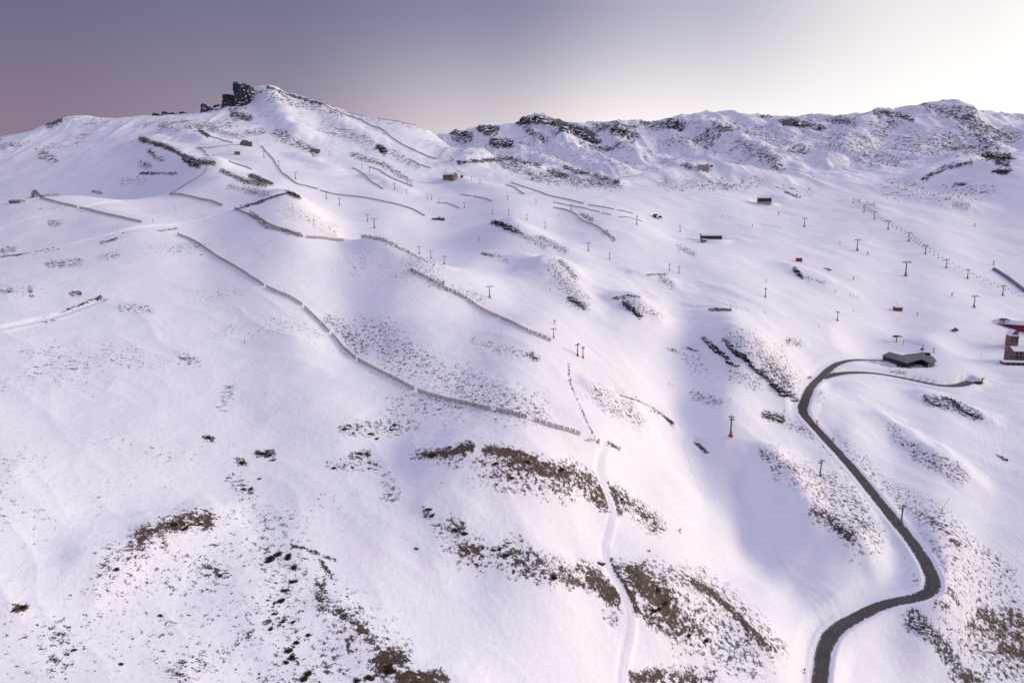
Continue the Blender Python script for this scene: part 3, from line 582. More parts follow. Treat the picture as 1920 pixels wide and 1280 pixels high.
def ribbon(name, P, half, m, zoff=0.0, cross=9, ragged=.45):
    n = len(P); d = np.gradient(P[:, :2], axis=0); d /= np.linalg.norm(d, axis=1)[:, None] + 1e-9
    nr = np.c_[-d[:, 1], d[:, 0]]; V = []; F = []
    q = np.arange(n) * .9
    el = half + ragged * fbm(q / 3, q * 0 + 1.5, 5, 3); er = half + ragged * fbm(q / 3, q * 0 + 7.5, 8, 3)
    for k in range(n):
        for c in range(cross):
            t = c / (cross - 1) * 2 - 1; w = t * (el[k] if t < 0 else er[k])
            V.append((P[k, 0] + nr[k, 0] * w, P[k, 1] + nr[k, 1] * w, P[k, 2] + zoff - .05 * t * t))
    for k in range(n - 1):
        for c in range(cross - 1):
            a = k * cross + c; F.append((a, a + 1, a + cross + 1, a + cross))
    o = meshobj(name, V, F, m, smooth=True)
    at = o.data.attributes.new('edge', 'FLOAT', 'POINT'); at.data.foreach_set('value', np.tile(np.abs(np.linspace(-1, 1, cross)), n).astype(np.float32)); return o
tag(ribbon('road', road_path, ROAD_W, M['asphalt']), kind='structure')
tag(ribbon('road', branch_path, 5.0, M['asphalt']), kind='structure')
for P in streams: tag(ribbon('stream', P, 1.6, M['water'], ragged=.5), kind='structure')
# ------------------------------------------------------------------ shape builder
class MB:
    def __init__(self): self.V = []; self.F = []
    def box(self, c, s, rz=0.0, tilt=None):
        m = Matrix.Rotation(rz, 3, 'Z')
        if tilt is not None: m = m @ tilt
        n = len(self.V)
        for x, y, z in ((-1,-1,-1),(1,-1,-1),(1,1,-1),(-1,1,-1),(-1,-1,1),(1,-1,1),(1,1,1),(-1,1,1)):
            p = m @ Vector((x * s[0] / 2, y * s[1] / 2, z * s[2] / 2)); self.V.append((c[0] + p.x, c[1] + p.y, c[2] + p.z))
        self.F += [tuple(n + k for k in f) for f in ((0,3,2,1),(4,5,6,7),(0,1,5,4),(1,2,6,5),(2,3,7,6),(3,0,4,7))]
        return self
    def tube(self, a, b, r0, r1=None, n=8, cap=True):
        a, b = Vector(a), Vector(b); r1 = r0 if r1 is None else r1
        d = (b - a).normalized(); q = d.to_track_quat('Z', 'Y'); k = len(self.V)
        for p, r in ((a, r0), (b, r1)):
            for i in range(n):
                t = 2 * math.pi * i / n; w = p + q @ Vector((r * math.cos(t), r * math.sin(t), 0)); self.V.append(tuple(w))
        for i in range(n): j = (i + 1) % n; self.F.append((k + i, k + j, k + n + j, k + n + i))
        if cap: self.F.append(tuple(k + n - 1 - i for i in range(n))); self.F.append(tuple(k + n + i for i in range(n)))
        return self
    def poly(self, pts, down):
        """closed slab: polygon on top, same polygon lowered by `down`"""
        n, k = len(pts), len(self.V)
        self.V += [tuple(p) for p in pts] + [(p[0], p[1], p[2] - down) for p in pts]
        self.F.append(tuple(k + i for i in range(n))); self.F.append(tuple(k + 2 * n - 1 - i for i in range(n)))
        for i in range(n): j = (i + 1) % n; self.F.append((k + i, k + n + i, k + n + j, k + j))
        return self
    def build(self, name, m, parent=None, smooth=False): return meshobj(name, self.V, self.F, m, parent, smooth)
def add_children(src, root):
    for ch in list(src.children):
        c = ch.copy(); C.objects.link(c); c.parent = root
        for g in list(ch.children):
            d = g.copy(); C.objects.link(d); d.parent = c
def copy_thing(src):
    r = src.copy(); C.objects.link(r); add_children(src, r); return r
def depth_px(p): return p[1] * CP - p[2] * SP          # metres ahead along the lens axis
def unproject_z(u, v, z):
    k, s = slope_of_v(v), s_of_uv(u, v); y = z / k; return (s * y, y, z)
ORD = ['first','second','third','fourth','fifth','sixth','seventh','eighth','ninth','tenth','eleventh','twelfth','thirteenth','fourteenth','fifteenth','sixteenth','seventeenth','eighteenth']

# ------------------------------------------------------------------ rock crags on the summit
def crag(name, label, u0, u1, vbase, prof, D, thick, parent=None, seed=1, group=None, taper=.18):
    """prof: list of (u, v) along the top edge from left to right"""
    def P(u, v): k, s = slope_of_v(v), s_of_uv(u, v); return s * D, k * D
    xl, xr = P(u0, vbase)[0], P(u1, vbase)[0]; zb = P(.5 * (u0 + u1), vbase)[1] - 25
    px = [P(u, v)[0] for u, v in prof]; pz = [P(u, v)[1] for u, v in prof]
    cx, hx, hy = (xl + xr) / 2, (xr - xl) / 2, thick / 2
    n, L = 56, 22; V = []; F = []
    for k in range(L + 1):
        f = k / L
        for i in range(n):
            t = 2 * math.pi * i / n; ct, st = math.cos(t), math.sin(t)
            x = cx + hx * math.copysign(abs(ct) ** .45, ct) * (1 - taper * f); y = D + hy * math.copysign(abs(st) ** .6, st) * (1 - taper * f)
            zt = float(np.interp(x, px, pz))
            z = zb + (zt - zb) * f
            q = np.array([t * hx * .30 + seed * 7.0]), np.array([z * .030])
            a = float(ridged(q[0], q[1] * 2.2, seed, 4)[0]) - .5; c = float(fbm(q[0] * 3, q[1] * 4, seed + 5, 3)[0])
            amp = hx * .26 * a + hx * .12 * c
            V.append((x + ct * amp, y + st * amp, z + (c * 2.5 if k else 0)))
    for k in range(L):
        for i in range(n):
            j = (i + 1) % n; F.append((k * n + i, k * n + j, (k + 1) * n + j, (k + 1) * n + i))
    top = len(V); m = np.mean(np.array(V[-n:]), 0); V.append((m[0], m[1], m[2] + 1))
    for i in range(n): F.append((L * n + i, L * n + (i + 1) % n, top))
    o = meshobj(name, V, F, M['crag']); tag(o, label, 'rock', group); return o
crag('summit_crag', 'tall dark blue-grey summit crag with a square vertical face', 442, 478, 207, [(440,156),(450,157),(462,160),(480,164)], 2120, 75, seed=3)
crag('summit_crag', 'square dark rock block leaning against the tall summit crag', 419, 445, 207, [(416,183),(424,179),(446,180)], 2115, 60, seed=7, taper=.3)
crag('summit_crag', 'pointed dark rock tooth on the ridge below the summit crag', 377, 402, 212, [(374,206),(384,195),(392,199),(404,207)], 2105, 55, seed=11, taper=.35)
crag('ridge_rock', 'low snowy rock between the pointed tooth and the square block', 399, 421, 211, [(398,205),(406,199),(420,197)], 2150, 40, seed=15)
for k, (a, b, pk, vb) in enumerate(((286,306,213,222),(304,322,210,221),(320,338,212,220),(336,360,211,219),(358,378,212,217))):
    crag('ridge_rock', 'low dark jagged rock on the ridge crest left of the summit teeth', a, b, vb, [(a, pk + 3), ((a + b) / 2 - 3, pk), (b, pk + 3)], 2120 + 10 * k, 40, seed=20 + k, group='jagged rocks on the summit ridge', taper=.3)

# ------------------------------------------------------------------ rock outcrops on the knolls
def hull_block(bm, c, s, rz, r):
    pts = []
    for _ in range(13):
        v = Vector((r.uniform(-1, 1), r.uniform(-1, 1), r.uniform(-1, 1)))
        v = v / max(abs(v.x), abs(v.y), abs(v.z)) * r.uniform(.75, 1)
        v = Matrix.Rotation(rz, 3, 'Z') @ Vector((v.x * s[0], v.y * s[1], v.z * s[2])); pts.append(bm.verts.new(v + Vector(c)))
    res = bmesh.ops.convex_hull(bm, input=pts)
    junk = [e for e in res['geom_interior'] if isinstance(e, bmesh.types.BMVert)]
    if junk: bmesh.ops.delete(bm, geom=junk, context='VERTS')
def outcrop(label, px, h, w, seed, step=1.6, name='rock_outcrop', group=None, m='rock'):
    r = random.Random(seed); P = np.array([ground(*p) for p in px]); P = resample(catmull(P, 10), step)
    d = np.gradient(P[:, :2], axis=0); c0 = P[len(P) // 2]
    root = empty(name, tuple(c0)); tag(root, label, 'rock', group)
    bm = bmesh.new()
    for k, p in enumerate(P):
        rz = math.atan2(d[k, 1], d[k, 0]) + r.uniform(-.25, .25); e = math.sin(math.pi * (k + .6) / (len(P) + .2)) ** .5
        for q in range(2):
            off = r.uniform(-1, 1) * w * .5; nx, ny = -math.sin(rz), math.cos(rz)
            x, y = p[0] + nx * off, p[1] + ny * off; hh = h * e * r.uniform(.35, 1)
            hull_block(bm, (x - c0[0], y - c0[1], hz(x, y) - c0[2] + hh * .12), (step * r.uniform(1.1, 2.4), w * r.uniform(.22, .5), hh * .6), rz, r)
    me = bpy.data.meshes.new('bedrock'); bm.to_mesh(me); bm.free(); me.materials.append(M[m])
    link(bpy.data.objects.new('bedrock', me), root); return root
outcrop('long dark rock band along the left foot of the knoll above the road', [(1317,632),(1328,645),(1345,660),(1360,668),(1368,680),(1382,686)], 4.0, 2.6, 1)
outcrop('long dark cliff band under the snowy knoll top beside the road', [(1357,634),(1366,646),(1378,662),(1400,676),(1412,690),(1432,706)], 4.2, 2.8, 2)
outcrop('broken dark rock ribs running down to the road bend', [(1425,692),(1440,708),(1452,722),(1470,738),(1492,746)], 2.6, 5.5, 3)
outcrop('short dark rock step beside the long band on the knoll foot', [(1288,650),(1296,655),(1305,658)], 1.8, 1.4, 4)
outcrop('dark rock ledge left of pair, below the parking spur', [(1736,741),(1742,750),(1750,757),(1762,761)], 2.8, 2.6, 5)
outcrop('long stepped dark rock ledge below the end of the branch road', [(1765,744),(1785,750),(1795,760),(1806,770),(1822,777),(1838,781)], 3.0, 2.6, 6)
outcrop('dark rock scar on the left face of the round mid-slope knoll', [(1170,565),(1176,574),(1186,583),(1200,592)], 4.0, 3.0, 7)
outcrop('dark rock scar on the small knoll above the red cabin gully', [(1489,505),(1496,513),(1505,521)], 4.5, 3.5, 8)
outcrop('dark rocks breaking through snow on the hump under the piste fence', [(922,418),(938,421),(955,428),(975,436)], 4.5, 5, 9, 3)
outcrop('lone dark boulder pile on the open piste below the long curved fence', [(815,412),(823,411),(831,413)], 6.0, 5.0, 10, 2.2, 'boulder_pile')
outcrop('dark rocks on the shadowed left foot of the speckled knoll', [(1068,556),(1076,566),(1090,572)], 3.0, 3.5, 11, 2)
outcrop('black stacked boulders above the right-hand snowfield under the mountain wall', [(1845,293),(1862,291),(1880,294),(1895,297)], 11, 14, 12, 6)
outcrop('dark flat rock slab on the right-hand snowfield below black boulders', [(1868,322),(1880,322),(1890,320)], 8, 8, 13, 5)
outcrop('brown rock heap capping the small ridge at the upper end of the snow track', [(538,362),(548,363),(560,370)], 3.0, 4, 14, 2)
outcrop('reddish rock heap at the upper end of the hilltop snow fence', [(52,372),(62,368),(74,366),(80,368)], 3.0, 4, 15, 2)
outcrop('dark rocks along the edge of the shaded spur', [(345,296),(356,303),(368,310)], 4, 7, 16, 3)
outcrop('dark outcrop half way up the summit slope beside a bright gully', [(712,275),(718,282),(722,288)], 10, 10, 17, 4)
outcrop('dark rock patch beside the roadside bend left of the asphalt', [(1433,776),(1446,779),(1462,786)], .9, 3.5, 18, 1.2)
outcrop('black rocks at the foot of the right edge snow bank', [(1870,853),(1878,857),(1884,862)], 1.8, 2.5, 19, 1.3)
outcrop('dark rock steps below the hairpin bend', [(1712,1166),(1726,1178),(1742,1188)], 1.0, 2.2, 20, 1.0)
for k, (a, b) in enumerate(((980,226),(1000,224),(1030,232),(1062,245),(1085,250),(1105,260))):
    outcrop('black cliff rock along the crest of the snowy back ridge', [(a - 10, b), (a, b - 1), (a + 12, b + 5)], 17, 26, 30 + k, 7, 'cliff_rock', 'cliff rocks on the back ridge', 'ridge_rock')
for k, (a, b) in enumerate(((862,250),(912,242),(940,268),(1160,243),(1262,232),(1264,240),(1495,232),(1530,238))):
    outcrop('black cliff rock along the crest of the snowy back ridge', [(a - 8, b), (a, b), (a + 10, b + 4)], 15, 22, 40 + k, 7, 'cliff_rock', 'cliff rocks on the back ridge', 'ridge_rock')

# rocks in the stream gullies
def scatter_blocks(name, label, path, n, size, spread, seed, m):
    r = random.Random(seed); bm = bmesh.new()
    for _ in range(n):
        p = path[r.randrange(len(path))]; x, y = p[0] + r.gauss(0, spread), p[1] + r.gauss(0, spread); s = size * r.uniform(.4, 1.3)
        hull_block(bm, (x, y, hz(x, y)), (s, s * .8, s * .6), r.uniform(0, 6), r)
    me = bpy.data.meshes.new(name); bm.to_mesh(me); bm.free(); me.materials.append(m)
    return tag(link(bpy.data.objects.new(name, me)), label, 'stones', None, 'stuff')
scatter_blocks('stream_stones', 'dark stones lining the narrow stream in the valley floor', streams[0], 190, .7, 1.5, 3, M['rock'])
scatter_blocks('stream_stones', 'dark stones in the short open hole of the snowed-over stream', streams[1], 50, .7, .9, 4, M['rock'])

# ------------------------------------------------------------------ loose stones over the bare ground
def loose_stones(n):
    w = np.clip(cover - .22, 0, 1) ** 1.9 * (UU > -150) * (UU < 2070) * (VV > 190) * (VV < 1330) * (YY < 2400)
    w = w * np.clip(YY, 150, 900) ** .3
    w = (w / w.sum()).ravel(); idx = rng.choice(w.size, n, p=w)
    X = XX.ravel()[idx] + rng.normal(0, .6, n); Y = YY.ravel()[idx] + rng.normal(0, .6, n); Z = sample(ZZ, X, Y)
    s = (.16 + .34 * rng.rand(n) ** 3) * np.clip(Y / 330, .8, 4.2)
    base = np.array([(1,0,0),(0,1,0),(-1,0,0),(0,-1,0),(0,0,.75),(0,0,-.6)], float)
    V = base[None] * (1 + .5 * (rng.rand(n, 6, 3) - .5)) ; V[:, :, 0] *= (s * (1 + rng.rand(n)))[:, None]; V[:, :, 1] *= s[:, None]; V[:, :, 2] *= s[:, None]
    a = rng.rand(n) * 6.28; ca, sa = np.cos(a)[:, None], np.sin(a)[:, None]
    V = np.stack([V[:, :, 0] * ca - V[:, :, 1] * sa + X[:, None], V[:, :, 0] * sa + V[:, :, 1] * ca + Y[:, None], V[:, :, 2] + Z[:, None]], -1).reshape(-1, 3)
    f = np.array([(0,1,4),(1,2,4),(2,3,4),(3,0,4),(1,0,5),(2,1,5),(3,2,5),(0,3,5)])
    F = (f[None] + 6 * np.arange(n)[:, None, None]).reshape(-1, 3).astype(np.int32)
    me = bpy.data.meshes.new('loose_stones'); me.vertices.add(len(V)); me.vertices.foreach_set('co', V.astype(np.float32).ravel())
    me.loops.add(F.size); me.loops.foreach_set('vertex_index', F.ravel()); me.polygons.add(len(F)); me.polygons.foreach_set('loop_start', np.arange(0, F.size, 3, dtype=np.int32)); me.update()
    me.materials.append(M['stone']); tag(link(bpy.data.objects.new('loose_stones', me)), 'small brown stones and tussocks poking through the snow', 'stones', None, 'stuff')
M['stone'] = simple('brown_stone', (.075, .056, .046), .5, .15, .9, 0)
loose_stones(20000)

# ------------------------------------------------------------------ juniper cushions
def shrub_mesh(seed):
    r = random.Random(seed); V = []; F = []
    lobes = [(r.uniform(-.55, .55), r.uniform(-.5, .5), r.uniform(.45, .75)) for _ in range(5)]
    for _ in range(420):
        lx, ly, lr = r.choice(lobes); t = r.uniform(0, 6.283); e = math.asin(r.uniform(0, 1)); k = lr * r.uniform(.8, 1.05)
        c = Vector((lx + k * math.cos(t) * math.cos(e), ly + k * math.sin(t) * math.cos(e), .42 * k * math.sin(e) + .02)); n = len(V); s = r.uniform(.07, .15)
        a = Vector((r.gauss(0, 1), r.gauss(0, 1), r.gauss(0, 1))).normalized() * s; b = a.cross(Vector((r.gauss(0, 1), r.gauss(0, 1), r.gauss(0, 1)))).normalized() * s
        V += [tuple(c + a), tuple(c + b), tuple(c - a * .8)]; F.append((n, n + 1, n + 2))
    for lx, ly, lr in lobes:
        n = len(V); q = 9
        V += [(lx + lr * .85 * math.cos(6.283 * i / q), ly + lr * .85 * math.sin(6.283 * i / q), -.15) for i in range(q)] + [(lx, ly, .34 * lr)]
        F += [(n + i, n + (i + 1) % q, n + q) for i in range(q)]
    me = bpy.data.meshes.new('juniper_shrub'); me.from_pydata(V, [], F); me.materials.append(M['shrub']); return me
shrub_meshes = [shrub_mesh(k) for k in range(4)]
SHRUBS = {
 'dark juniper cushion on the stony foreground slope below the left snow hump': [(506,1046,9),(520,1038,8),(537,1046,8),(551,1062,9),(541,1040,7),(550,1090,9),(535,1107,8),(524,1127,8),(505,1050,8),(514,1150,5),(532,1163,6),(550,1165,5),(540,1218,9),(546,1232,9),(535,1240,7),(576,1190,6),(508,1177,6),(568,1272,9),(575,1262,8),(555,1203,6)],
 'dark juniper cushion on the brown ridge beside the winding snow track': [(733,1258,11),(728,1250,8),(690,1270,10),(668,1275,8),(812,853,8),(870,1000,7),(852,993,7),(925,1030,5),(935,1029,5),(947,1040,6),(905,1026,5),(1037,1081,7),(1224,1144,8),(1235,1140,7),(1246,1130,8),(1232,1105,8),(1322,1200,7),(1290,1190,6),(988,865,7),(1050,880,8),(930,868,6),(960,895,5),(1165,935,6)],
 'small dark juniper patch on the open snow above the brown foreground ridge': [(740,796,5),(733,806,5),(695,813,6),(645,804,5),(652,797,4),(663,812,4),(706,822,5),(672,850,6),(691,852,4),(492,850,7),(505,852,5),(453,867,6),(512,862,5),(390,821,6),(486,897,4),(455,917,5),(470,916,4),(692,867,4),(660,876,4),(625,877,5),(803,954,6),(809,966,5),(780,1028,5),(40,1138,7),(28,1143,5),(300,1153,5),(325,983,7),(345,990,7),(375,982,5),(415,1078,6),(218,1066,6),(225,1245,6),(137,1218,5)],
}
rs = random.Random(5)
for label, pts in SHRUBS.items():
    for u, v, rad in pts:
        p = ground(u, v); m = rad * depth_px(p) / FPX * 1.15
        o = link(bpy.data.objects.new('juniper_shrub', rs.choice(shrub_meshes))); o.location = p; o.rotation_euler = (0, 0, rs.uniform(0, 6.28)); o.scale = (m, m * rs.uniform(.7, 1.1), m * rs.uniform(.7, .9))
        tag(o, label, 'shrub', 'junipers on ' + ' '.join(label.split(' on ')[1].split()[:4]))
# ------------------------------------------------------------------ snow fences
def panel_mesh(L, H):
    b = MB()
    for k in range(5): b.box((0, 0, H * (.14 + .18 * k)), (L * .95, .05, H * .125))
    return b
def near_fence(label, px, H, L, gaps=(), seed=1, lean=0.0):
    """every panel and every post a part of its own, sharing two meshes"""
    r = random.Random(seed); P = np.array([ground(*p) for p in px]); P = resample(catmull(P, 16), L)
    root = empty('snow_fence', tuple(P[0])); tag(root, label, 'fence')
    pm = None; po = None
    gy = [tuple(ground(*g)[:2]) for g in gaps]
    for k in range(len(P) - 1):
        a, b = P[k], P[k + 1]; mid = (a + b) / 2
        za, zb = hz(a[0], a[1]), hz(b[0], b[1])
        gap = any(math.hypot(mid[0] - g[0], mid[1] - g[1]) < L * .55 for g in gy)
        yaw = math.atan2(b[1] - a[1], b[0] - a[0]); pit = -math.atan2(zb - za, L)
        if not gap:
            if pm is None: o = panel_mesh(L, H).build('panel', M['wood'], root); pm = o.data
            else: o = link(bpy.data.objects.new('panel', pm), root)
            o.location = (mid[0] - P[0][0], mid[1] - P[0][1], (za + zb) / 2 - P[0][2] + r.uniform(-.12, .05))
            o.rotation_euler = (r.uniform(-.03, .03) + lean, pit + r.uniform(-.01, .01), yaw)
        if po is None: q = MB().box((0, 0, H * .42), (.16, .16, H * 1.2)).build('post', M['post'], root); po = q.data
        else: q = link(bpy.data.objects.new('post', po), root)
        q.location = (a[0] - P[0][0] + math.sin(yaw) * .1, a[1] - P[0][1] - math.cos(yaw) * .1, za - P[0][2]); q.rotation_euler = (r.uniform(-.05, .05), r.uniform(-.04, .04), yaw)
    return root
def far_fence(label, px, H, L=4.0, far=None):
    P = np.array([ground(u, v, far) for u, v in px]); P = resample(catmull(P, 12), L); c = P[0]
    root = empty('snow_fence', tuple(c)); tag(root, label, 'fence'); b = MB(); q = MB()
    for k in range(len(P) - 1):
        a, e = P[k], P[k + 1]; za, ze = hz(a[0], a[1]), hz(e[0], e[1]); yaw = math.atan2(e[1] - a[1], e[0] - a[0])
        tl = Matrix.Rotation(-math.atan2(ze - za, L), 3, 'Y'); m = (a + e) / 2 - c
        for f in (.28, .62, .92): b.box((m[0], m[1], (za + ze) / 2 - c[2] + H * f - .1), (L * 1.0, .08, H * .24), yaw, tl)
        q.box((a[0] - c[0], a[1] - c[1], za - c[2] + H * .45), (.25, .25, H * 1.15), yaw)
    tag(b.build('board_row', M['wood_far'], root), kind='stuff'); tag(q.build('post_row', M['post'], root), kind='stuff'); return root
near_fence('long wooden snow fence sweeping down the open slope to the thin gully line', [(333,441),(360,452),(400,478),(450,508),(500,540),(555,566),(580,587),(610,617),(640,650),(680,682),(740,713),(790,738),(860,757),(925,771),(1000,790),(1087,817)], 2.6, 3.2, gaps=((497,538),(567,577),(617,625),(672,675),(782,735),(923,770),(991,788)), seed=2)
near_fence('straight wooden snow fence ending beside the red-footed lift pylons', [(770,508),(790,518),(830,540),(880,566),(935,596),(940,599),(980,618),(1032,642)], 2.7, 3.2, gaps=((937,597),), seed=3)
near_fence('curved wooden snow fence below the rocky crest and snow track', [(440,393),(470,406),(510,425),(545,437),(570,446),(610,449),(645,452)], 2.6, 3.2, gaps=((569,446),), seed=4)
near_fence('wooden snow fence on the left hilltop next to the reddish rock heap', [(75,373),(110,382),(147,391),(190,401),(230,410),(266,418)], 2.6, 3.2, gaps=((147,391),), seed=5)
near_fence('short wooden snow fence forming the lower arm of the hilltop angle', [(318,366),(345,368),(380,376),(417,387)], 3.2, 3.6, seed=6)
FAR = [
 ('wooden snow fence climbing from the hilltop angle to the spur', [(318,366),(340,352),(368,336),(384,324),(390,309)], 4.2),
 ('long wooden fence curving down the main piste from the round stone hut', [(490,274),(510,297),(520,312),(550,341),(575,350),(596,356)], 4.5),
 ('lower wooden fence continuing the piste curve past two lift pylons', [(600,358),(640,367),(680,371),(725,380),(770,392),(797,406)], 4.0),
 ('short wooden fence on the sunny hump, nearer the long curved fence', [(660,316),(678,325),(695,340),(719,356)], 4.2),
 ('wooden fence along the stony rib above the short hump fence', [(693,314),(715,322),(740,337),(774,351)], 4.2),
 ('long wooden fence descending the right shoulder of the summit', [(598,194),(630,209),(660,220),(690,233),(715,243),(740,263),(780,284),(819,299)], 6.0),
 ('short wooden fence at the foot of the summit shoulder', [(768,300),(785,309),(808,316)], 5.0),
 ('wooden fence on the slope above the round stone hut', [(379,249),(395,257),(415,263),(437,269)], 5.0),
 ('low wooden fence left of the round stone hut', [(369,278),(385,286),(402,293)], 4.5),
 ('straight wooden fence pointing at the round stone hut', [(369,278),(405,276),(452,273)], 3.5),
 ('short wooden fence on the ledge below the round stone hut', [(430,303),(450,311),(472,319)], 4.5),
 ('long wooden fence along the upper edge of the central piste', [(958,344),(975,349),(1000,357),(1022,365),(1060,374),(1095,383)], 3.8),
 ('wooden fence continuing the upper piste edge after a gap', [(1104,385),(1130,389),(1152,394)], 3.2),
 ('last short wooden fence of the upper piste edge', [(1157,395),(1187,401)], 3.2),
 ('thin wooden fence in the middle of the central piste', [(1038,380),(1080,388),(1125,398)], 2.8),
 ('short wooden fence before the piste pylon, after the thin middle fence', [(1128,400),(1146,404)], 2.8),
 ('thin wooden fence running past the foot of the piste pylon', [(1160,408),(1204,416)], 2.8),
 ('wooden fence bending down the stony edge of the central piste', [(1038,390),(1058,394),(1080,403),(1090,413),(1120,426),(1139,442)], 4.0),
 ('short wooden fence on the snow shelf right of the brown lodge', [(864,365),(884,368)], 3.4),
 ('wooden fence sloping down the snow shelf right of the brown lodge', [(887,368),(905,372),(922,378)], 3.4),
 ('dark wooden fence curving beside the shaded piste bowl', [(818,381),(840,382),(862,391)], 3.0),
 ('small wooden fence above the start of the upper piste edge fence', [(949,348),(965,352),(984,365)], 4.0),
 ('thin fence along the skyline of the summit shoulder', [(586,190),(620,199),(660,208),(720,221),(780,232)], 4.0),
]
for label, px, H in FAR: far_fence(label, px, H * .55)

# ------------------------------------------------------------------ lift pylons
def make_pylon(kind):
    """12 m tall, built once per kind; arm along local x"""
    root = empty('lift_pylon')
    MB().tube((0, 0, -2), (0, 0, 11.4), .55, .36, 10).build('column', M['steel'], root)
    if kind == 'red':
        MB().tube((0, 0, -.6), (0, 0, 2.7), .85, .80, 10).box((0, 0, .1), (2.6, 2.6, .8)).build('padded_foot', M['red'], root)
    else:
        MB().box((0, 0, .1), (2.4, 2.4, 1.2)).tube((0, 0, .5), (0, 0, 1.4), .9, .7, 10).build('concrete_foot', M['concrete'], root)
    MB().box((0, 0, 11.3), (6.2, .55, .55)).build('crossarm', M['steel'], root)
    for s in (-1, 1):
        b = MB().box((s * 3.1, 0, 11.0), (.4, 3.6, .35))
        sh = b.build('sheave_beam', M['steel'], root)
        w = MB()
        for k in range(4): w.tube((s * 3.1 - .25, -1.35 + .9 * k, 11.35), (s * 3.1 + .25, -1.35 + .9 * k, 11.35), .32, n=8)
        w.build('sheave_wheels', M['post'], sh)
    MB().tube((-2.2, 0, 11.4), (-2.2, 0, 12.6), .12, n=5).tube((2.2, 0, 11.4), (2.2, 0, 12.6), .12, n=5).box((0, 0, 12.6), (4.8, .2, .2)).build('lifting_frame', M['steel'], root)
    lad = MB().tube((.5, -.45, .8), (.4, -.4, 11), .06, n=4).tube((-.1, -.65, .8), (-.1, -.5, 11), .06, n=4); lad.build('ladder', M['steel'], root)
    if kind == 'grey':
        MB().box((0, .2, 8.0), (3.2, .5, .3)).build('service_platform', M['steel'], root)
    return root
M['concrete'] = simple('concrete', (.22, .21, .21), .15, 1.0, .85)
protos = {}
def place_pylon(p, H, yaw, label, group, kind='red'):
    if kind not in protos: protos[kind] = o = make_pylon(kind)
    else: o = copy_thing(protos[kind])
    o.location = p; o.rotation_euler = (0, 0, yaw); k = H / 12.0; o.scale = (k * .95, k * .95, k); tag(o, label, 'pylon', group); return o
LINES = {
 'long': ('long valley lift', 'the round stone hut', [(495,296,12),(523,312,10),(554,336,13),(612,373,14),(637,385,13),(689,415,13),(702,428,18),(786,476,14),(808,484,14),(833,495,15),(918,558,22),(1038,633,18),(1083,667,23),(1093,671,21),(1370,817,37),(1538,892,30,'grey'),(1690,980,33,'grey')]),
 'chairs': ('chairlift with hanging chairs', 'its upper rocks', [(1620,398,13),(1639,411,14),(1665,430,16),(1704,452,16),(1735,476,16),(1774,502,16),(1814,522,17),(1880,554,19)]),
 'station': ('lift to the red shed', 'the dark slope house', [(1508,425,16),(1607,470,21),(1698,517,27),(1826,576,22)]),
 'upper': ('upper central piste lift', 'its small top fences', [(952,375,9),(1005,382,9),(1071,394,11),(1194,421,16),(1275,435,12)]),
 'middle': ('knoll lift', 'the shaded piste bowl', [(923,402,9),(954,404,10),(988,412,10),(1022,428,12),(1103,470,15),(1143,486,12),(1255,507,12),(1273,512,13),(1435,557,17),(1570,601,17)]),
 'side': ('lift towards the brown lodge', 'the summit slope', [(618,292,8),(679,316,7),(693,322,9),(740,355,11),(762,364,8),(801,373,9),(809,375,9),(824,380,7),(871,390,10)]),
 'summit': ('small summit shoulder lift', 'the summit', [(570,192,5),(590,203,5),(609,213,6),(633,222,5),(657,237,5),(684,255,6),(756,297,6),(835,327,6),(884,339,7),(900,345,8)]),
}
heads = {}
for key, (what, start, items) in LINES.items():
    P = [ground(*it[:2]) for it in items]; hd = []
    for k, it in enumerate(items):
        a, b = P[max(0, k - 1)], P[min(len(P) - 1, k + 1)]
        yaw = math.atan2(b[1] - a[1], b[0] - a[0]) - math.pi / 2; H = it[2] * depth_px(P[k]) / FPX
        kind = it[3] if len(it) > 3 else 'red'; foot = 'red' if kind == 'red' else 'concrete'
        place_pylon(P[k], H, yaw, f'{what} pylon with {foot} foot, {ORD[k]} from {start}', 'pylons of the ' + what, kind)
        hd.append((P[k] + np.array([0, 0, H * .945]), yaw, H))
    heads[key] = hd
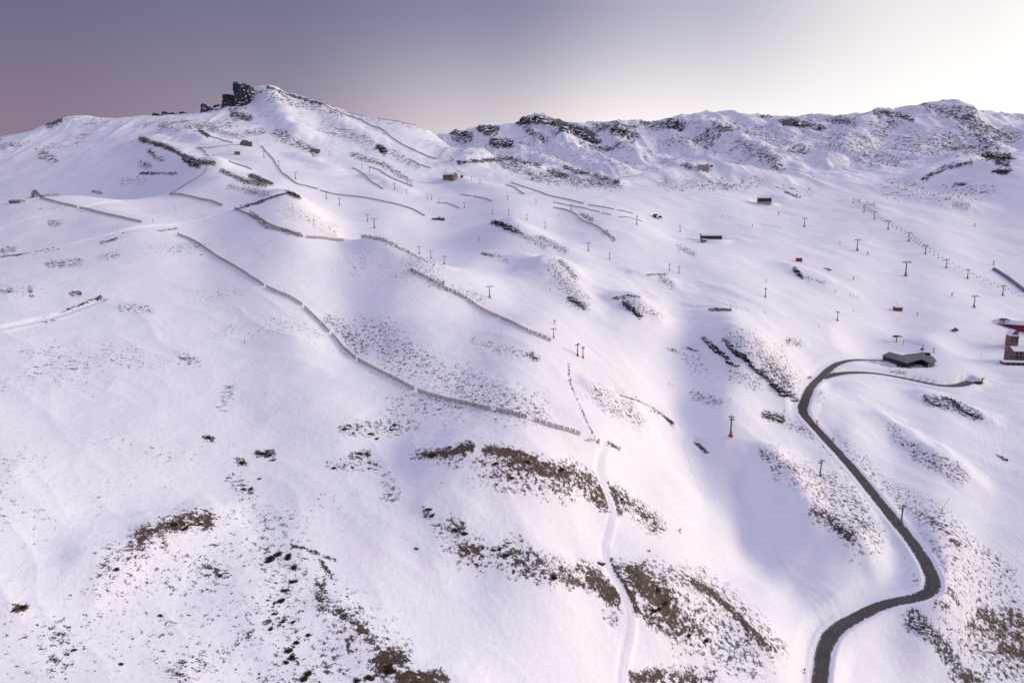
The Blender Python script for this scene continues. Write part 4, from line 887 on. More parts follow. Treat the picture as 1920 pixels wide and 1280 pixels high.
# ropes and chairs of the chairlift
def chair_mesh():
    b = MB(); b.tube((0, 0, 0), (0, 0, -2.6), .07, n=5).box((0, 0, -3.1), (2.6, .7, .12)).box((0, .4, -2.65), (2.6, .1, .8)).tube((-1.2, -.1, -2.5), (1.2, -.1, -2.5), .06, n=5)
    for s in (-1, 1): b.tube((s * 1.25, .3, -2.2), (s * 1.25, -.2, -3.1), .05, n=5)
    b.tube((-1.3, .1, -2.5), (1.3, .1, -2.5), .05, n=5); return b
cm = None; hd = heads['chairs']
rope = MB()
for side in (-1, 1):
    for (pa, ya, Ha), (pb, yb, Hb) in zip(hd[:-1], hd[1:]):
        A = pa + np.array([math.cos(ya), math.sin(ya), 0]) * side * 3.1 * Ha / 12 * .95; B = pb + np.array([math.cos(yb), math.sin(yb), 0]) * side * 3.1 * Hb / 12 * .95
        n = max(2, int(round(np.linalg.norm(B - A) / 11)))
        q = [A + (B - A) * t - np.array([0, 0, 4 * t * (1 - t) * .9]) for t in np.linspace(0, 1, 7)]
        for x, y in zip(q[:-1], q[1:]): rope.tube(x, y, .05, n=4, cap=False)
        for k in range(n):
            t = (k + .5) / n; c = A + (B - A) * t - np.array([0, 0, 4 * t * (1 - t) * .9])
            if cm is None: o = chair_mesh().build('lift_chair', M['steel']); cm = o.data
            else: o = link(bpy.data.objects.new('lift_chair', cm))
            o.location = c; o.rotation_euler = (0, 0, math.atan2(B[1] - A[1], B[0] - A[0]) + math.pi / 2 * side)
            tag(o, 'empty grey chair hanging from the rope of the chairlift on the right', 'chair', 'chairs hanging on the chairlift')
(pa, ya, Ha) = hd[-1]; (pb, yb, Hb) = hd[-2]
for side in (-1, 1):                                     # the line goes on past the last pylon in view
    A = pa + np.array([math.cos(ya), math.sin(ya), 0]) * side * 3.1 * Ha / 12 * .95; dv = (pa - pb); B = A + dv * .9
    rope.tube(A, B, .05, n=4, cap=False)
    for k in range(4):
        o = link(bpy.data.objects.new('lift_chair', cm)); o.location = A + (B - A) * (k + .5) / 5; o.rotation_euler = (0, 0, math.atan2(dv[1], dv[0]) + math.pi / 2 * side)
        tag(o, 'empty grey chair hanging from the rope of the chairlift on the right', 'chair', 'chairs hanging on the chairlift')
tag(rope.build('haul_rope', M['steel']), 'thin steel rope carrying the chairs between the chairlift pylons', 'rope')

# ------------------------------------------------------------------ snow cannons, posts, signs
M['orange'] = simple('orange_paint', (.62, .27, .04), .2, 1.0, .5)
M['yellow'] = simple('ochre_paint', (.55, .33, .08), .2, 1.0, .5)
M['black'] = simple('black_rubber', (.02, .02, .022), .3, 1.0, .6)
def make_cannon():
    root = empty('snow_cannon')
    MB().tube((0, 0, -.5), (0, 0, 2.6), .28, .22, 8).box((0, 0, .1), (1.6, 1.6, .3)).build('mast', M['orange'], root)
    b = MB().tube((-.9, 0, 3.1), (.9, 0, 3.5), .75, .68, 12).tube((-1.25, 0, 3.02), (-.9, 0, 3.1), .5, .75, 12).build('fan_barrel', M['orange'], root)
    MB().tube((.9, 0, 3.5), (.98, 0, 3.52), .55, n=12).build('nozzle_ring', M['black'], b)
    MB().box((0, .5, 1.7), (.6, .4, .8)).build('control_box', M['steel'], root); return root
def make_lance():
    root = empty('snow_lance'); MB().tube((0, 0, -.5), (0, 0, 2.0), .35, .3, 8).build('base_post', M['orange'], root)
    MB().tube((0, 0, 1.6), (2.6, 0, 9.0), .09, .06, 6).build('lance_tube', M['steel'], root); MB().box((2.65, 0, 9.1), (.3, .3, .4)).build('spray_head', M['yellow'], root); return root
cp = None; lp = None
for u, v, hpx, lab, rz in [(1275,999,9,'bright orange snow cannon at the edge of the ski-tracked valley',.4),(1532,796,9,'orange snow cannon at the inner edge of the road bend',1.0),(1562,828,8,'reddish snow cannon on the bank between road and lower pylon',2.0),
    (1842,718,10,'orange snow cannon beside the dark box at the end of the branch road',.2),(1751,660,8,'orange snow cannon behind the dark-roofed lodge',.6),(1040,608,8,'ochre snow cannon above the end of the straight snow fence',.3),
    (1720,592,6,'orange snow cannon below the red lift cabin on the right piste',.3),(1785,556,7,'orange snow cannon right of the big piste pylon',.1),(1863,497,8,'orange snow cannon above the mouth of the grey tunnel',.9),
    (1627,478,6,'small snow cannon near the second station-lift pylon',.2),(1575,458,5,'small snow cannon uphill of the second station-lift pylon',.2),(1600,525,6,'small snow cannon on the piste above the marker posts',.2),(1566,549,5,'orange snow cannon with low mast beside the marker posts',1.2),
    (1436,529,5,'small ochre snow cannon on the piste below the shed terrace',.5),(1460,404,6,'small snow cannon on the slope below the dark slope house',.1),(1828,425,6,'lone orange snow cannon high on the blue right-hand snowfield',.5),(898,452,6,'ochre snow cannon alone on the broad piste',.3),(1032,545,5,'ochre snow cannon at the foot of the speckled knoll',.4),(1411,426,5,'small snow cannon between shed and station-lift pylon',.7),(1354,408,5,'small snow cannon uphill of the long shed',.9),(1600,585,4,'tiny snow cannon near the lowest knoll-lift pylon',.3)]:
    p = ground(u, v); H = hpx * depth_px(p) / FPX
    if cp is None: o = cp = make_cannon()
    else: o = copy_thing(cp)
    o.location = p; o.rotation_euler = (0, 0, rz); k = H / 4.0; o.scale = (k, k, k); tag(o, lab, 'snow cannon', 'snow cannons along the pistes')
for u, v, hpx, lab, rz in [(1766,958,27,'leaning snow lance with orange foot on the lower right piste',-.2),(1726,566,8,'thin snow lance above the red lift cabin',.2),(993,481,11,'slanting snow lance on the saddle between the middle knolls',.3),(845,421,8,'thin snow lance right of the lone boulder pile',.2)]:
    p = ground(u, v); H = hpx * depth_px(p) / FPX
    if lp is None: o = lp = make_lance()
    else: o = copy_thing(lp)
    o.location = p; o.rotation_euler = (0, 0, rz); k = H / 9.2; o.scale = (k * 1.3, k * 1.3, k); tag(o, lab, 'snow lance', 'snow lances along the pistes')
pm_ = None
def marker(u, v, hpx, lab, grp, m='post'):
    global pm_
    p = ground(u, v); H = hpx * depth_px(p) / FPX; b = MB().tube((0, 0, -.3), (0, 0, H), .16 * H / 2.5, .12 * H / 2.5, 6).box((0, 0, H * .8), (.5 * H / 2.5, .12, .35 * H / 2.5))
    o = b.build('marker_post', M[m]); o.location = p; tag(o, lab, 'post', grp)
for u, v in [(1370,578),(1380,579),(1402,583),(1435,588),(1481,598),(1536,615)]: marker(u, v, 5, 'dark piste marker post in the row above the rocky road knoll', 'marker posts above the road knoll')
for u, v in [(1595,555),(1601,556),(1608,559)]: marker(u, v, 5, 'dark marker post in the row of three on the right piste', 'three marker posts on the right piste')
for u, v, h, lab in [(1254,722,6,'red padded post, taller of the pair on the valley piste'),(1260,724,4,'red padded post, shorter of the pair on the valley piste')]: marker(u, v, h, lab, None, 'red')
for u, v in [(798,390),(805,396),(815,402)]: marker(u, v, 4, 'ochre marker post in the row uphill of the boulder pile', 'marker posts by the boulder pile', 'yellow')
for u, v, h, lab in [(1369,752,6,'thin dark post on the snow above the lower valley pylon'),(1443,735,5,'thin dark post below the broken rock ribs'),(1470,775,8,'thin pole beside the roadside rock patch'),(287,417,7,'dark signpost at the end of the hilltop fence'),(459,645,8,'lone dark stake on the open left slope'),(330,395,6,'leaning dark stake above the snow track'),(1840,668,5,'dark stake in front of the hotel terrace'),(1869,685,5,'dark stake below the hotel terrace corner')]: marker(u, v, h, lab, None)
p = ground(1508, 1262); b = empty('road_sign', tuple(p)); k = depth_px(p) / FPX
MB().tube((0, 0, -.3), (0, 0, 7 * k), .16, n=8).build('sign_post', M['red'], b); MB().box((0, 0, 9 * k), (7 * k, .12, 2.2 * k)).build('sign_board', M['steel'], b)
b.rotation_euler = (0, 0, .3); tag(b, 'small dark board on a red post beside the lower road', 'sign')
# ------------------------------------------------------------------ buildings
M['dark_roof'] = simple('slate_metal_roof', (.085, .095, .105), .15, .3, .55, .1)
M['dark_glass'] = simple('dark_glass', (.018, .020, .026), .2, .4, .18, 0)
M['brown_wall'] = simple('brown_timber', (.10, .06, .05), .35, .6, .8)
M['hotel_wall'] = simple('hotel_wall', (.21, .13, .11), .35, .5, .8)
M['dark_wall'] = simple('dark_timber', (.035, .026, .026), .3, .6, .7)
M['frame'] = simple('grey_frame', (.20, .17, .16), .15, .5, .7)
M['stone_wall'] = simple('brown_stone_wall', (.19, .15, .13), .3, .6, .9, .4)
M['ochre_wall'] = simple('ochre_wood', (.20, .14, .08), .25, .6, .8)
M['red_wall'] = simple('red_metal_cladding', (.30, .03, .04), .2, .6, .6)
M['pale_wall'] = simple('pale_render', (.45, .42, .42), .15, .4, .8)
M['trim'] = simple('white_trim', (.6, .58, .58), .1, .5, .6)
M['snow_roof'] = simple('roof_snow', SNOW, .03, .25, .65, .3)
def gable(label, name, cat, u, v, rz, L, W, wh, rh, wall, roof, sink=2.5, wins=(), over=.7, door=None, snow=True, base=None, dz=0.0, flat=False, win_mat='dark_glass'):
    """house with ridge along local x; wins: (side, row height, count, width, height)"""
    p = ground(u, v); root = empty(name, (p[0], p[1], p[2] + dz), rz); tag(root, label, cat)
    b = MB(); n = len(b.V); hl, hw = L / 2, W / 2
    b.V += [(-hl,-hw,-sink),(hl,-hw,-sink),(hl,hw,-sink),(-hl,hw,-sink),(-hl,-hw,wh),(hl,-hw,wh),(hl,hw,wh),(-hl,hw,wh),(-hl,0,wh + rh),(hl,0,wh + rh)]
    b.F += [(0,1,5,4),(2,3,7,6),(1,2,6,9,5),(3,0,4,8,7),(4,5,9,8),(6,7,8,9),(0,3,2,1)]
    b.build('wall', M[wall], root)
    if base: MB().box((0, 0, -sink / 2 + .5), (L + .3, W + .3, sink + 1.0)).build('foundation', M[base], root)
    r = MB(); e = over; sl = rh / hw
    ze = wh - sl * e
    r.poly([(-hl - e,-hw - e,ze + .35),(hl + e,-hw - e,ze + .35),(hl + e,0,wh + rh + .35),(-hl - e,0,wh + rh + .35)], .3)
    r.poly([(hl + e,hw + e,ze + .35),(-hl - e,hw + e,ze + .35),(-hl - e,.02,wh + rh + .35),(hl + e,.02,wh + rh + .35)], .3)
    ro = r.build('roof', M[roof], root)
    if snow:
        s = MB(); q = .25
        s.poly([(-hl - e + q,-hw - e + q,ze + .62),(hl + e - q,-hw - e + q,ze + .62),(hl + e - q,-.7,wh + rh + .62 - sl * .5),(-hl - e + q,-.7,wh + rh + .62 - sl * .5)], .25)
        s.poly([(hl + e - q,hw + e - q,ze + .62),(-hl - e + q,hw + e - q,ze + .62),(-hl - e + q,.7,wh + rh + .62 - sl * .5),(hl + e - q,.7,wh + rh + .62 - sl * .5)], .25)
        s.build('snow_cover', M['snow_roof'], ro)
    for side, zc, cnt, ww, hh in wins:
        for k in range(cnt):
            t = (k + .5) / cnt - .5
            if side in 'fb': c = (t * L * .94, (-1 if side == 'f' else 1) * (hw + .03), zc); s_ = (ww, .12, hh)
            else: c = ((-1 if side == 'l' else 1) * (hl + .03), t * W * .9, zc); s_ = (.12, ww, hh)
            w = MB().box(c, s_).build('window', M[win_mat], root)
            fr = (s_[0] + .3, .08, s_[2] + .3) if side in 'fb' else (.08, s_[1] + .3, s_[2] + .3)
            MB().box((c[0] - (0 if side in 'fb' else (.03 if side == 'r' else -.03)), c[1] + (.03 if side == 'f' else -.03 if side == 'b' else 0), c[2]), fr).build('frame', M['frame'], w)
    if door: MB().box((door, -hw - .05, 1.1), (1.6, .14, 2.3)).build('door', M['post'], root)
    return root
# the dark-roofed lodge at the road end, folded metal roof on glass walls
def lodge():
    c = ground(1703, 684); zb = c[2]
    root = empty('mountain_lodge', tuple(c)); tag(root, 'low dark lodge with folded slate-grey metal roof at the end of the road', 'building')
    def Z(x, y, h): u, v = 1640 + x / 16, 625 + y / 16; q = unproject_z(u, v, zb + h); return (q[0] - c[0], q[1] - c[1], h)
    A, B, Cc, Dv, E = Z(215,655,4.6), Z(440,550,6.2), Z(790,640,5.8), Z(850,660,6.0), Z(960,885,4.6)
    F_, G_, H_, I_, J_, K_, L_ = Z(985,655,5.8), Z(1285,795,4.9), Z(1450,548,7.2), Z(1750,690,5.0), Z(1870,830,4.6), Z(1650,885,4.6), Z(1420,778,5.0)
    for facet in ((A, E, Dv, Cc, B), (Dv, E, G_, F_), (F_, G_, L_, H_), (H_, L_, K_, J_, I_)): MB().poly(facet, .5).build('roof', M['dark_roof'], root)
    w = MB()
    def inset(p, f=.94): m = (0.0, 12.0); return ((p[0] - m[0]) * f + m[0], (p[1] - m[1]) * f + m[1])
    ring = [A, E, G_, L_, K_, J_, I_, H_, Cc, B]
    pts = [inset(p) for p in ring]; tops = [p[2] - .45 for p in ring]
    n = len(pts)
    w.V += [(x, y, -3) for x, y in pts] + [(x, y, t) for (x, y), t in zip(pts, tops)]
    w.F += [(i, (i + 1) % n, n + (i + 1) % n, n + i) for i in range(n)]
    w.build('wall', M['dark_wall'], root)
    def strip(i, j, cnt, h0, h1):
        a, b = np.array(pts[i]), np.array(pts[j]); L = np.linalg.norm(b - a); yaw = math.atan2(b[1] - a[1], b[0] - a[0])
        for k in range(cnt):
            m = a + (b - a) * (k + .5) / cnt; nx, ny = math.sin(yaw), -math.cos(yaw); hh = h0 + (h1 - h0) * (k + .5) / cnt
            MB().box((m[0] + nx * .08, m[1] + ny * .08, hh / 2 + .2), (L / cnt - .35, .16, hh), yaw).build('window', M['dark_glass'], root)
    strip(0, 1, 11, 3.3, 3.3); strip(1, 2, 8, 3.2, 3.4); strip(2, 3, 3, 3.4, 3.6); strip(3, 4, 6, 3.6, 3.3); strip(4, 5, 3, 3.2, 3.2)
    q = Z(1590, 625, 6.2); MB().box((q[0], q[1], q[2]), (3.4, 3, 3.2)).build('chimney', M['dark_glass'], root)
    t = MB(); a, b, d = np.array(pts[1]), np.array(pts[0]), np.array(pts[2])
    for s, e in ((a, b), (a, d)):
        m = s + (e - s) * .3; yaw = math.atan2((e - s)[1], (e - s)[0]); nx, ny = (math.sin(yaw), -math.cos(yaw)) if e is d else (-math.sin(yaw), math.cos(yaw))
        t.box((m[0] + nx * 2, m[1] + ny * 2, -1.3), (np.linalg.norm(e - s) * .55, 3.6, 2.6), yaw)
    t.build('terrace', M['stone_wall'], root)
lodge()
gable('brown timber hotel with snowy roof and rows of windows at the right edge', 'hotel', 'building', 1925, 678, -.12, 34, 16, 11.5, 3.5, 'hotel_wall', 'brown_wall', wins=(('f', 2.6, 9, 2.4, 1.7), ('f', 5.8, 9, 2.4, 1.7), ('f', 9.2, 9, 2.2, 1.6), ('l', 5.8, 4, 1.8, 1.6), ('l', 2.6, 4, 1.8, 1.6), ('l', 9.2, 4, 1.8, 1.6)), win_mat='dark_glass')
def tower():
    p = ground(1903, 655); root = empty('hotel_tower', (p[0], p[1] + 6, p[2]), -.12); tag(root, 'narrow tower with steep snowy gable roof beside the brown hotel', 'tower')
    MB().box((0, 0, 6), (8.4, 8.4, 17)).build('wall', M['hotel_wall'], root)
    r = MB(); r.V += [(-4.8,-4.8,14),(4.8,-4.8,14),(4.8,4.8,14),(-4.8,4.8,14),(0,-4.9,20.2),(0,4.9,20.2)]; r.F += [(0,1,4),(1,2,5,4),(2,3,5),(3,0,4,5),(0,3,2,1)]
    ro = r.build('roof', M['post'], root)
    s = MB(); s.poly([(-4.7,-4.8,14.5),(-.1,-4.8,20.5),(-.1,4.8,20.5),(-4.7,4.8,14.5)], .25); s.poly([(4.7,4.8,14.5),(.1,4.8,20.5),(.1,-4.8,20.5),(4.7,-4.8,14.5)], .25); s.build('snow_cover', M['snow_roof'], ro)
    MB().box((0, -4.85, 14.9), (8.6, .3, 1.4)).build('gable_trim', M['snow_roof'], root)
    for z in (11.5, 8.4):
        for x in (-2, 2): w = MB().box((x, -4.24, z), (2.2, .14, 1.5)).build('window', M['dark_glass'], root); MB().box((x, -4.22, z), (2.5, .08, 1.8)).build('frame', M['frame'], w)
tower()
def terrace():
    p = ground(1908, 683); root = empty('hotel_terrace', tuple(p), -.12); tag(root, 'long low terrace block with snow-covered deck in front of the hotel', 'terrace')
    MB().box((8, 0, .4), (44, 9, 5)).build('wall', M['hotel_wall'], root); MB().box((8, 0, 3.0), (45, 10, .5)).build('snow_cover', M['snow_roof'], root)
    for k in range(9): MB().box((-11 + 4.6 * k, -4.56, 1.0), (3.2, .14, 2.0)).build('window', M['dark_glass'], root)
    for k in range(12): MB().tube((-13 + 3.9 * k, -4.7, 3.1), (-13 + 3.9 * k, -4.7, 4.3), .07, n=5).build('rail_post', M['post'], root)
    MB().box((8, -4.7, 4.3), (44, .1, .1)).build('handrail', M['post'], root)
terrace()
gable('long red lift station shed with snow-covered roof at the right edge', 'lift_station', 'building', 1910, 617, -.66, 46, 13, 5.5, 3.4, 'red_wall', 'dark_roof', wins=(('f', 3.4, 8, 2.0, 1.2),))
gable('long brown shed with snowy roof and dark ridge on the sunny piste', 'shed', 'building', 1333, 449, -.10, 29, 13, 5.5, 3.0, 'brown_wall', 'dark_roof', base='pale_wall', wins=(('r', 3.4, 3, 1.8, 1.6), ('f', 3.2, 9, 1.6, 1.3)))
gable('small dark terrace hut left below the long brown shed', 'terrace_hut', 'hut', 1319, 453, .35, 7, 5, 2.6, .8, 'stone_wall', 'brown_wall', wins=(('f', 1.5, 3, 1.0, 1.0),))
gable('dark house on stilts with sloping roof high on the blue slope', 'slope_house', 'house', 1433, 380, -.32, 25, 14, 8, 3.4, 'brown_wall', 'brown_wall', wins=(('f', 5.4, 6, 2.2, 1.7), ('r', 5.4, 3, 2.0, 1.7)), base='pale_wall', snow=True)
gable('brown lodge with ochre gable and snowy roof on the saddle', 'saddle_lodge', 'building', 844, 335, -.55, 24, 14, 6.5, 4.2, 'ochre_wall', 'brown_wall', wins=(('f', 4.0, 6, 2.0, 1.8), ('r', 4.4, 3, 1.8, 1.6)))
gable('tiny dark shelter right of the saddle lodge', 'shelter', 'hut', 866, 333, .1, 5, 4, 3, .8, 'brown_wall', 'brown_wall', snow=False, wins=(('f', 1.6, 1, 2.6, 1.6),))
gable('small red cabin on the open piste above the dark rock scar', 'red_cabin', 'cabin', 1498, 490, .2, 7, 4, 3.4, .9, 'red_wall', 'red_wall', snow=False, wins=(('f', 2.0, 2, 1.2, 1.0),))
gable('red lift cabin with a thin mast on the right piste', 'lift_cabin', 'cabin', 1683, 582, .1, 8.5, 5, 3.6, 1.0, 'red_wall', 'post', wins=(('f', 2.2, 3, 1.6, 1.2),))
p = ground(1683, 580); o = MB().tube((0, 0, 0), (0, 0, 9), .14, .08, 6).tube((0, 0, 7.5), (.9, 0, 5.5), .06, n=5).build('radio_mast', M['steel']); o.location = (p[0], p[1] + 3.4, p[2]); tag(o, 'thin mast standing behind the red lift cabin', 'mast')
gable('dark weathered timber hut sunk in snow at the left hill edge', 'timber_hut', 'hut', 32, 380, -.25, 15, 6, 1.6, 1.2, 'wood_far', 'wood_far', snow=False, wins=(('f', .9, 3, 1.2, .6),))
gable('small brown stone ruin on the slope left of the piste fence', 'stone_hut', 'hut', 445, 290, .3, 10, 7, 4.5, 1.2, 'stone_wall', 'stone_wall', snow=False, wins=(('f', 2.4, 2, 1.2, 1.2),))
def vault():
    p = ground(461, 273); root = empty('round_stone_hut', tuple(p), .15); tag(root, 'brown vaulted stone hut half buried in snow below the summit', 'hut')
    b = MB(); n = 14; k0 = 0
    for y in (-8, 8):
        for i in range(n + 1): t = math.pi * i / n; b.V.append((-11.5 * math.cos(t), y, 12.5 * math.sin(t) - 1.5))
    b.F += [(i, i + 1, n + 2 + i, n + 1 + i) for i in range(n)] + [tuple(range(n, -1, -1)), tuple(range(n + 1, 2 * n + 2))]
    b.build('vault', M['stone_wall'], root); MB().box((2, -8.1, 2), (3, .3, 4.5)).build('door', M['post'], root)
    for x in (-5, 6.5): MB().box((x, -8.1, 4), (2, .25, 1.8)).build('window', M['dark_glass'], root)
    MB().box((12.5, -4, 3.5), (2.5, 9, 9)).build('side_wall', M['stone_wall'], root)
vault()
def observatory():
    p = ground(1322, 317); root = empty('observatory', tuple(p)); tag(root, 'pale grey building with a round dome on the moraine under the back ridge', 'building')
    MB().box((-7, 2, 4), (17, 10, 11)).box((-20, 2, 1.5), (12, 9, 5)).build('wall', M['pale_wall'], root)
    d = MB(); n, L = 16, 6
    for k in range(L + 1):
        f = math.pi / 2 * k / L
        for i in range(n): t = 2 * math.pi * i / n; d.V.append((7 + 5.2 * math.cos(f) * math.cos(t) if k < L else 7, 2 + (5.2 * math.cos(f) * math.sin(t) if k < L else 0), 8 + 5.2 * math.sin(f)))
    d.F += [(k * n + i, k * n + (i + 1) % n, (k + 1) * n + (i + 1) % n, (k + 1) * n + i) for k in range(L) for i in range(n)]
    d.build('dome', M['trim'], root, True); MB().tube((7, 2, -2), (7, 2, 8.1), 5.0, n=16).build('drum', M['pale_wall'], root); MB().box((14, 2, 6.5), (6, 7, 4)).build('annex', M['brown_wall'], root)
    for k in range(4): MB().box((-13 + 4 * k, -3.05, 5.5), (1.8, .16, 2)).build('window', M['dark_glass'], root)
observatory()
def winch():
    p = ground(1230, 408); root = empty('piste_shelter', tuple(p), .2); tag(root, 'dark rounded shelter with snow-filled mouth on the central piste', 'shelter')
    b = MB(); n = 10
    for y in (-4.5, 4.5):
        for i in range(n + 1): t = math.pi * i / n; b.V.append((-4.2 * math.cos(t) - 1, y, 6.4 * math.sin(t) - .5))
    b.F += [(i, i + 1, n + 2 + i, n + 1 + i) for i in range(n)] + [tuple(range(n, -1, -1)), tuple(range(n + 1, 2 * n + 2))]
    b.build('shell', M['dark_glass'], root); MB().box((.2, -4.6, 1.8), (4.2, .4, 4.0)).build('mouth', M['snow_roof'], root)
    q = MB(); q.V += [(1.5,-7.5,-.5),(8.5,-7.5,-.5),(8.5,-2,-.5),(1.5,-2,-.5),(4.6,-6.5,3.6),(5.6,-3,3.6)]; q.F += [(0,1,4),(1,2,5,4),(2,3,5),(3,0,4,5)]; q.build('lean_to', M['dark_glass'], root)
winch()
# grey conveyor tunnel, lift terminals, gantry
def tunnel():
    px = [(1864,506),(1882,517),(1900,530),(1925,549)]; P = resample(catmull(np.array([ground(*q) for q in px]), 8), 3.0); c = P[0]
    root = empty('conveyor_tunnel', tuple(c)); tag(root, 'grey half-round conveyor tunnel running off to the right edge', 'tunnel'); d = np.gradient(P[:, :2], axis=0); d /= np.linalg.norm(d, axis=1)[:, None]
    n = 8; b = MB(); r_ = 3.4
    for k, p in enumerate(P):
        for i in range(n + 1): t = math.pi * i / n; b.V.append((p[0] - c[0] - d[k, 1] * r_ * math.cos(t), p[1] - c[1] + d[k, 0] * r_ * math.cos(t), hz(p[0], p[1]) - c[2] + r_ * 1.1 * math.sin(t) - .3))
    m = n + 1; b.F += [(k * m + i, k * m + i + 1, (k + 1) * m + i + 1, (k + 1) * m + i) for k in range(len(P) - 1) for i in range(n)]
    b.build('tunnel_shell', M['tunnel'], root, True)
    for k in range(0, len(P), 2):
        h = MB(); p = P[k]
        for i in range(n):
            a, e = math.pi * i / n, math.pi * (i + 1) / n
            f = lambda t: (p[0] - c[0] - d[k, 1] * (r_ + .05) * math.cos(t), p[1] - c[1] + d[k, 0] * (r_ + .05) * math.cos(t), hz(p[0], p[1]) - c[2] + (r_ + .05) * 1.1 * math.sin(t) - .3)
            h.tube(f(a), f(e), .12, n=4)
        h.build('hoop', M['steel'], root)
M['tunnel'] = simple('grey_tunnel_plastic', (.20, .22, .27), .15, .4, .45)
tunnel()
def terminal(u, v, label, rz, s):
    p = ground(u, v); root = empty('lift_terminal', tuple(p), rz); tag(root, label, 'lift terminal')
    MB().tube((0, 0, -1), (0, 0, 5.2), .8, .6, 10).build('column', M['red'] if s > 1 else M['orange'], root)
    MB().box((0, 0, 6.6), (3.0, 9.5, .8)).box((-1.4, -4.6, 6.4), (.4, 3, .3)).box((1.4, -4.6, 6.4), (.4, 3, .3)).build('machine_beam', M['steel'], root)
    MB().tube((0, 1.8, 5.6), (0, 1.8, 6.0), 2.6, n=20).build('bull_wheel', M['post'], root)
    MB().box((0, 0, 7.3), (3.6, 6, .8)).build('cover', M['dark_roof'], root); root.scale = (s, s, s)
terminal(1681, 641, 'grey lift terminal with orange column behind the dark-roofed lodge', 1.1, .9)
terminal(1881, 610, 'grey lift terminal with red column in front of the red shed', .9, 1.05)
def gantry():
    a, b = ground(1692, 646), ground(1730, 655); root = empty('net_gantry', tuple(a)); tag(root, 'long raised net frame on a mast between lodge and lift terminal', 'frame'); d = b - a
    for t, f in ((.04, .8), (1.0, 1.6)): MB().tube((d[0] * t, d[1] * t, d[2] * t - .5), (d[0] * t, d[1] * t, d[2] * t + 5.6), .28 * f, .2 * f, 8).build('mast', M['post'], root)
    for z in (3.4, 5.4): MB().tube((0, 0, z), (d[0], d[1], d[2] + z), .13, n=5).build('beam', M['post'], root)
    for k in range(14):
        t = (k + .5) / 14; MB().tube((d[0] * t, d[1] * t, d[2] * t + 3.4), (d[0] * (t + .05), d[1] * (t + .05), d[2] * t + 5.4), .06, n=4).build('lattice_bar', M['steel'], root)
    MB().box((d[0] - 1.2, d[1] - 1, d[2] + .6), (2.4, 1.6, 1.6)).build('motor_box', M['post'], root)
gantry()
# snow groomers, parked car, box
def groomer(u, v, rz, label):
    p = ground(u, v); root = empty('snow_groomer', tuple(p), rz); tag(root, label, 'snow groomer')
    for s in (-1, 1): MB().box((0, s * 1.6, .55), (4.8, 1.2, 1.0)).tube((2.4, s * 2.1, .55), (2.4, s * 1.1, .55), .5, n=10).tube((-2.4, s * 2.1, .55), (-2.4, s * 1.1, .55), .5, n=10).build('track', M['black'], root)
    MB().box((0, 0, 1.35), (4.6, 2.4, .9)).build('body', M['red'], root)
    cb = MB(); cb.V += [(.2,-1.1,1.8),(2.2,-1.1,1.8),(2.2,1.1,1.8),(.2,1.1,1.8),(.4,-1,3.1),(1.7,-1,3.1),(1.7,1,3.1),(.4,1,3.1)]; cb.F += [(0,1,5,4),(1,2,6,5),(2,3,7,6),(3,0,4,7),(4,5,6,7)]; cab = cb.build('cab', M['dark_glass'], root); MB().box((1.05, 0, 3.15), (1.4, 2.1, .12)).build('cab_roof', M['red'], cab)
    MB().box((3.6, 0, .9), (.3, 4.6, 1.2), 0).build('blade', M['post'], root); MB().box((-3.2, 0, .5), (1.2, 4.4, .6)).build('tiller', M['post'], root)
groomer(1790, 620, .5, 'red snow groomer alone on the piste above the hotel tower')
groomer(1904, 622, 2.4, 'small red snow groomer parked below the red station shed')
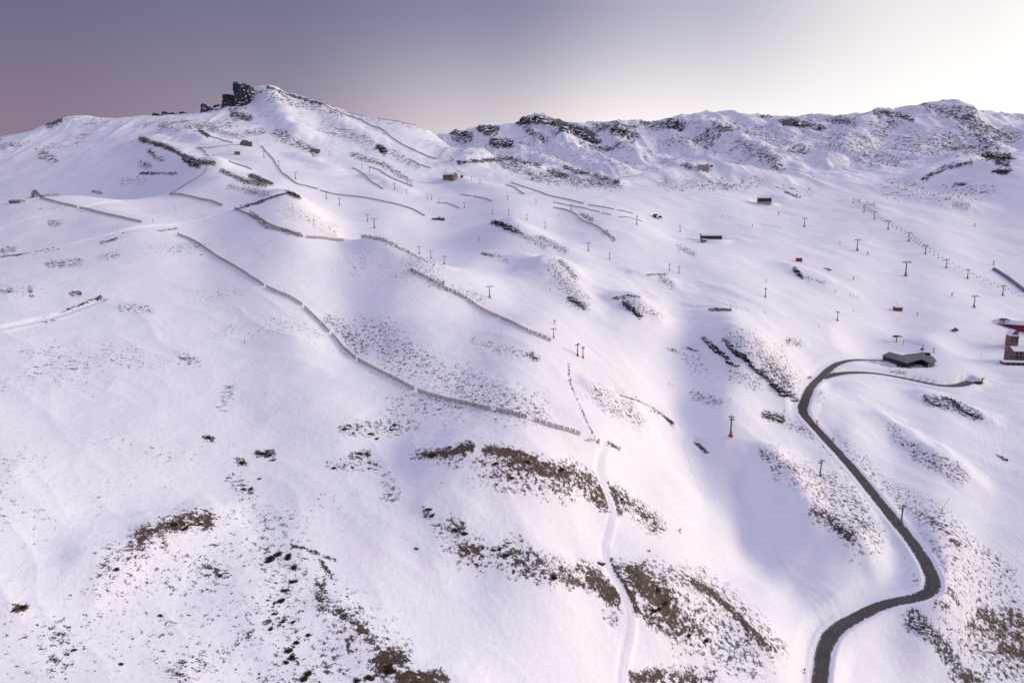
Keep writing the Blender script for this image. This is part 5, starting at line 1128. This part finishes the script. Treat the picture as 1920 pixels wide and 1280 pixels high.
def car(u, v, rz):
    p = ground(u, v); root = empty('parked_car', (p[0], p[1], p[2] + .1), rz); tag(root, 'white car parked in the snow at the road fork', 'car')
    L = [(-2.1,.35),(-2.15,.95),(-1.95,1.05),(-1.6,1.62),(.5,1.64),(1.15,1.08),(2.05,.92),(2.15,.4)]; b = MB(); n = len(L)
    for y in (-.88, .88): b.V += [(x, y * (.86 if z > 1.3 else 1), z) for x, z in L]
    b.F += [tuple(range(n)), tuple(range(2 * n - 1, n - 1, -1))] + [(i, n + i, n + (i + 1) % n, (i + 1) % n) for i in range(n)]
    b.build('body', M['car_white'], root)
    for s in (-1, 1): MB().box((-.5, s * .84, 1.33), (1.9, .06, .42)).build('side_window', M['dark_glass'], root)
    MB().poly([(-1.97,-.72,1.12),(-1.97,.72,1.12),(-1.68,.68,1.58),(-1.68,-.68,1.58)], .04).build('rear_window', M['dark_glass'], root)
    MB().poly([(.62,-.68,1.6),(.62,.68,1.6),(1.14,.72,1.14),(1.14,-.72,1.14)], .04).build('windscreen', M['dark_glass'], root)
    for x in (-1.35, 1.35):
        for s in (-1, 1): w = MB().tube((x, s * .92, .33), (x, s * .70, .33), .34, n=12).build('wheel', M['black'], root); MB().tube((x, s * .94, .33), (x, s * .90, .33), .2, n=10).build('rim', M['steel'], w)
    for s in (-1, 1): MB().box((2.1, s * .6, .75), (.12, .4, .16)).build('headlight', M['trim'], root); MB().box((-2.14, s * .66, .85), (.08, .3, .2)).build('tail_light', M['red'], root)
    root.scale = (1.15, 1.15, 1.15)
M['car_white'] = simple('white_car_paint', (.7, .7, .72), .04, .5, .3, 0)
car(1519, 709, 1.0)
p = ground(1834, 719); root = empty('storage_box', tuple(p), .1); tag(root, 'dark storage box beside the orange cannon at the branch road end', 'box')
MB().box((0, 0, .8), (5.5, 2.6, 2.0)).build('body', M['dark_glass'], root); MB().box((0, 0, 1.9), (5.8, 2.9, .25)).build('lid', M['post'], root)
p = ground(1128, 1056); bm = bmesh.new(); hull_block(bm, (0, 0, .3), (2.2, 1.6, 1.2), .4, random.Random(8)); me = bpy.data.meshes.new('boulder'); bm.to_mesh(me); bm.free(); me.materials.append(M['rock'])
o = link(bpy.data.objects.new('boulder', me)); o.location = p; tag(o, 'lone grey boulder capped with snow beside the winding snow track', 'boulder')
p = ground(1023, 1032); bm = bmesh.new(); hull_block(bm, (0, 0, .2), (1.0, .8, .7), .4, random.Random(9)); me = bpy.data.meshes.new('boulder'); bm.to_mesh(me); bm.free(); me.materials.append(M['rock'])
o = link(bpy.data.objects.new('boulder', me)); o.location = ground(1216, 1032); tag(o, 'small grey boulder on clean snow between the two brown ridges', 'boulder')
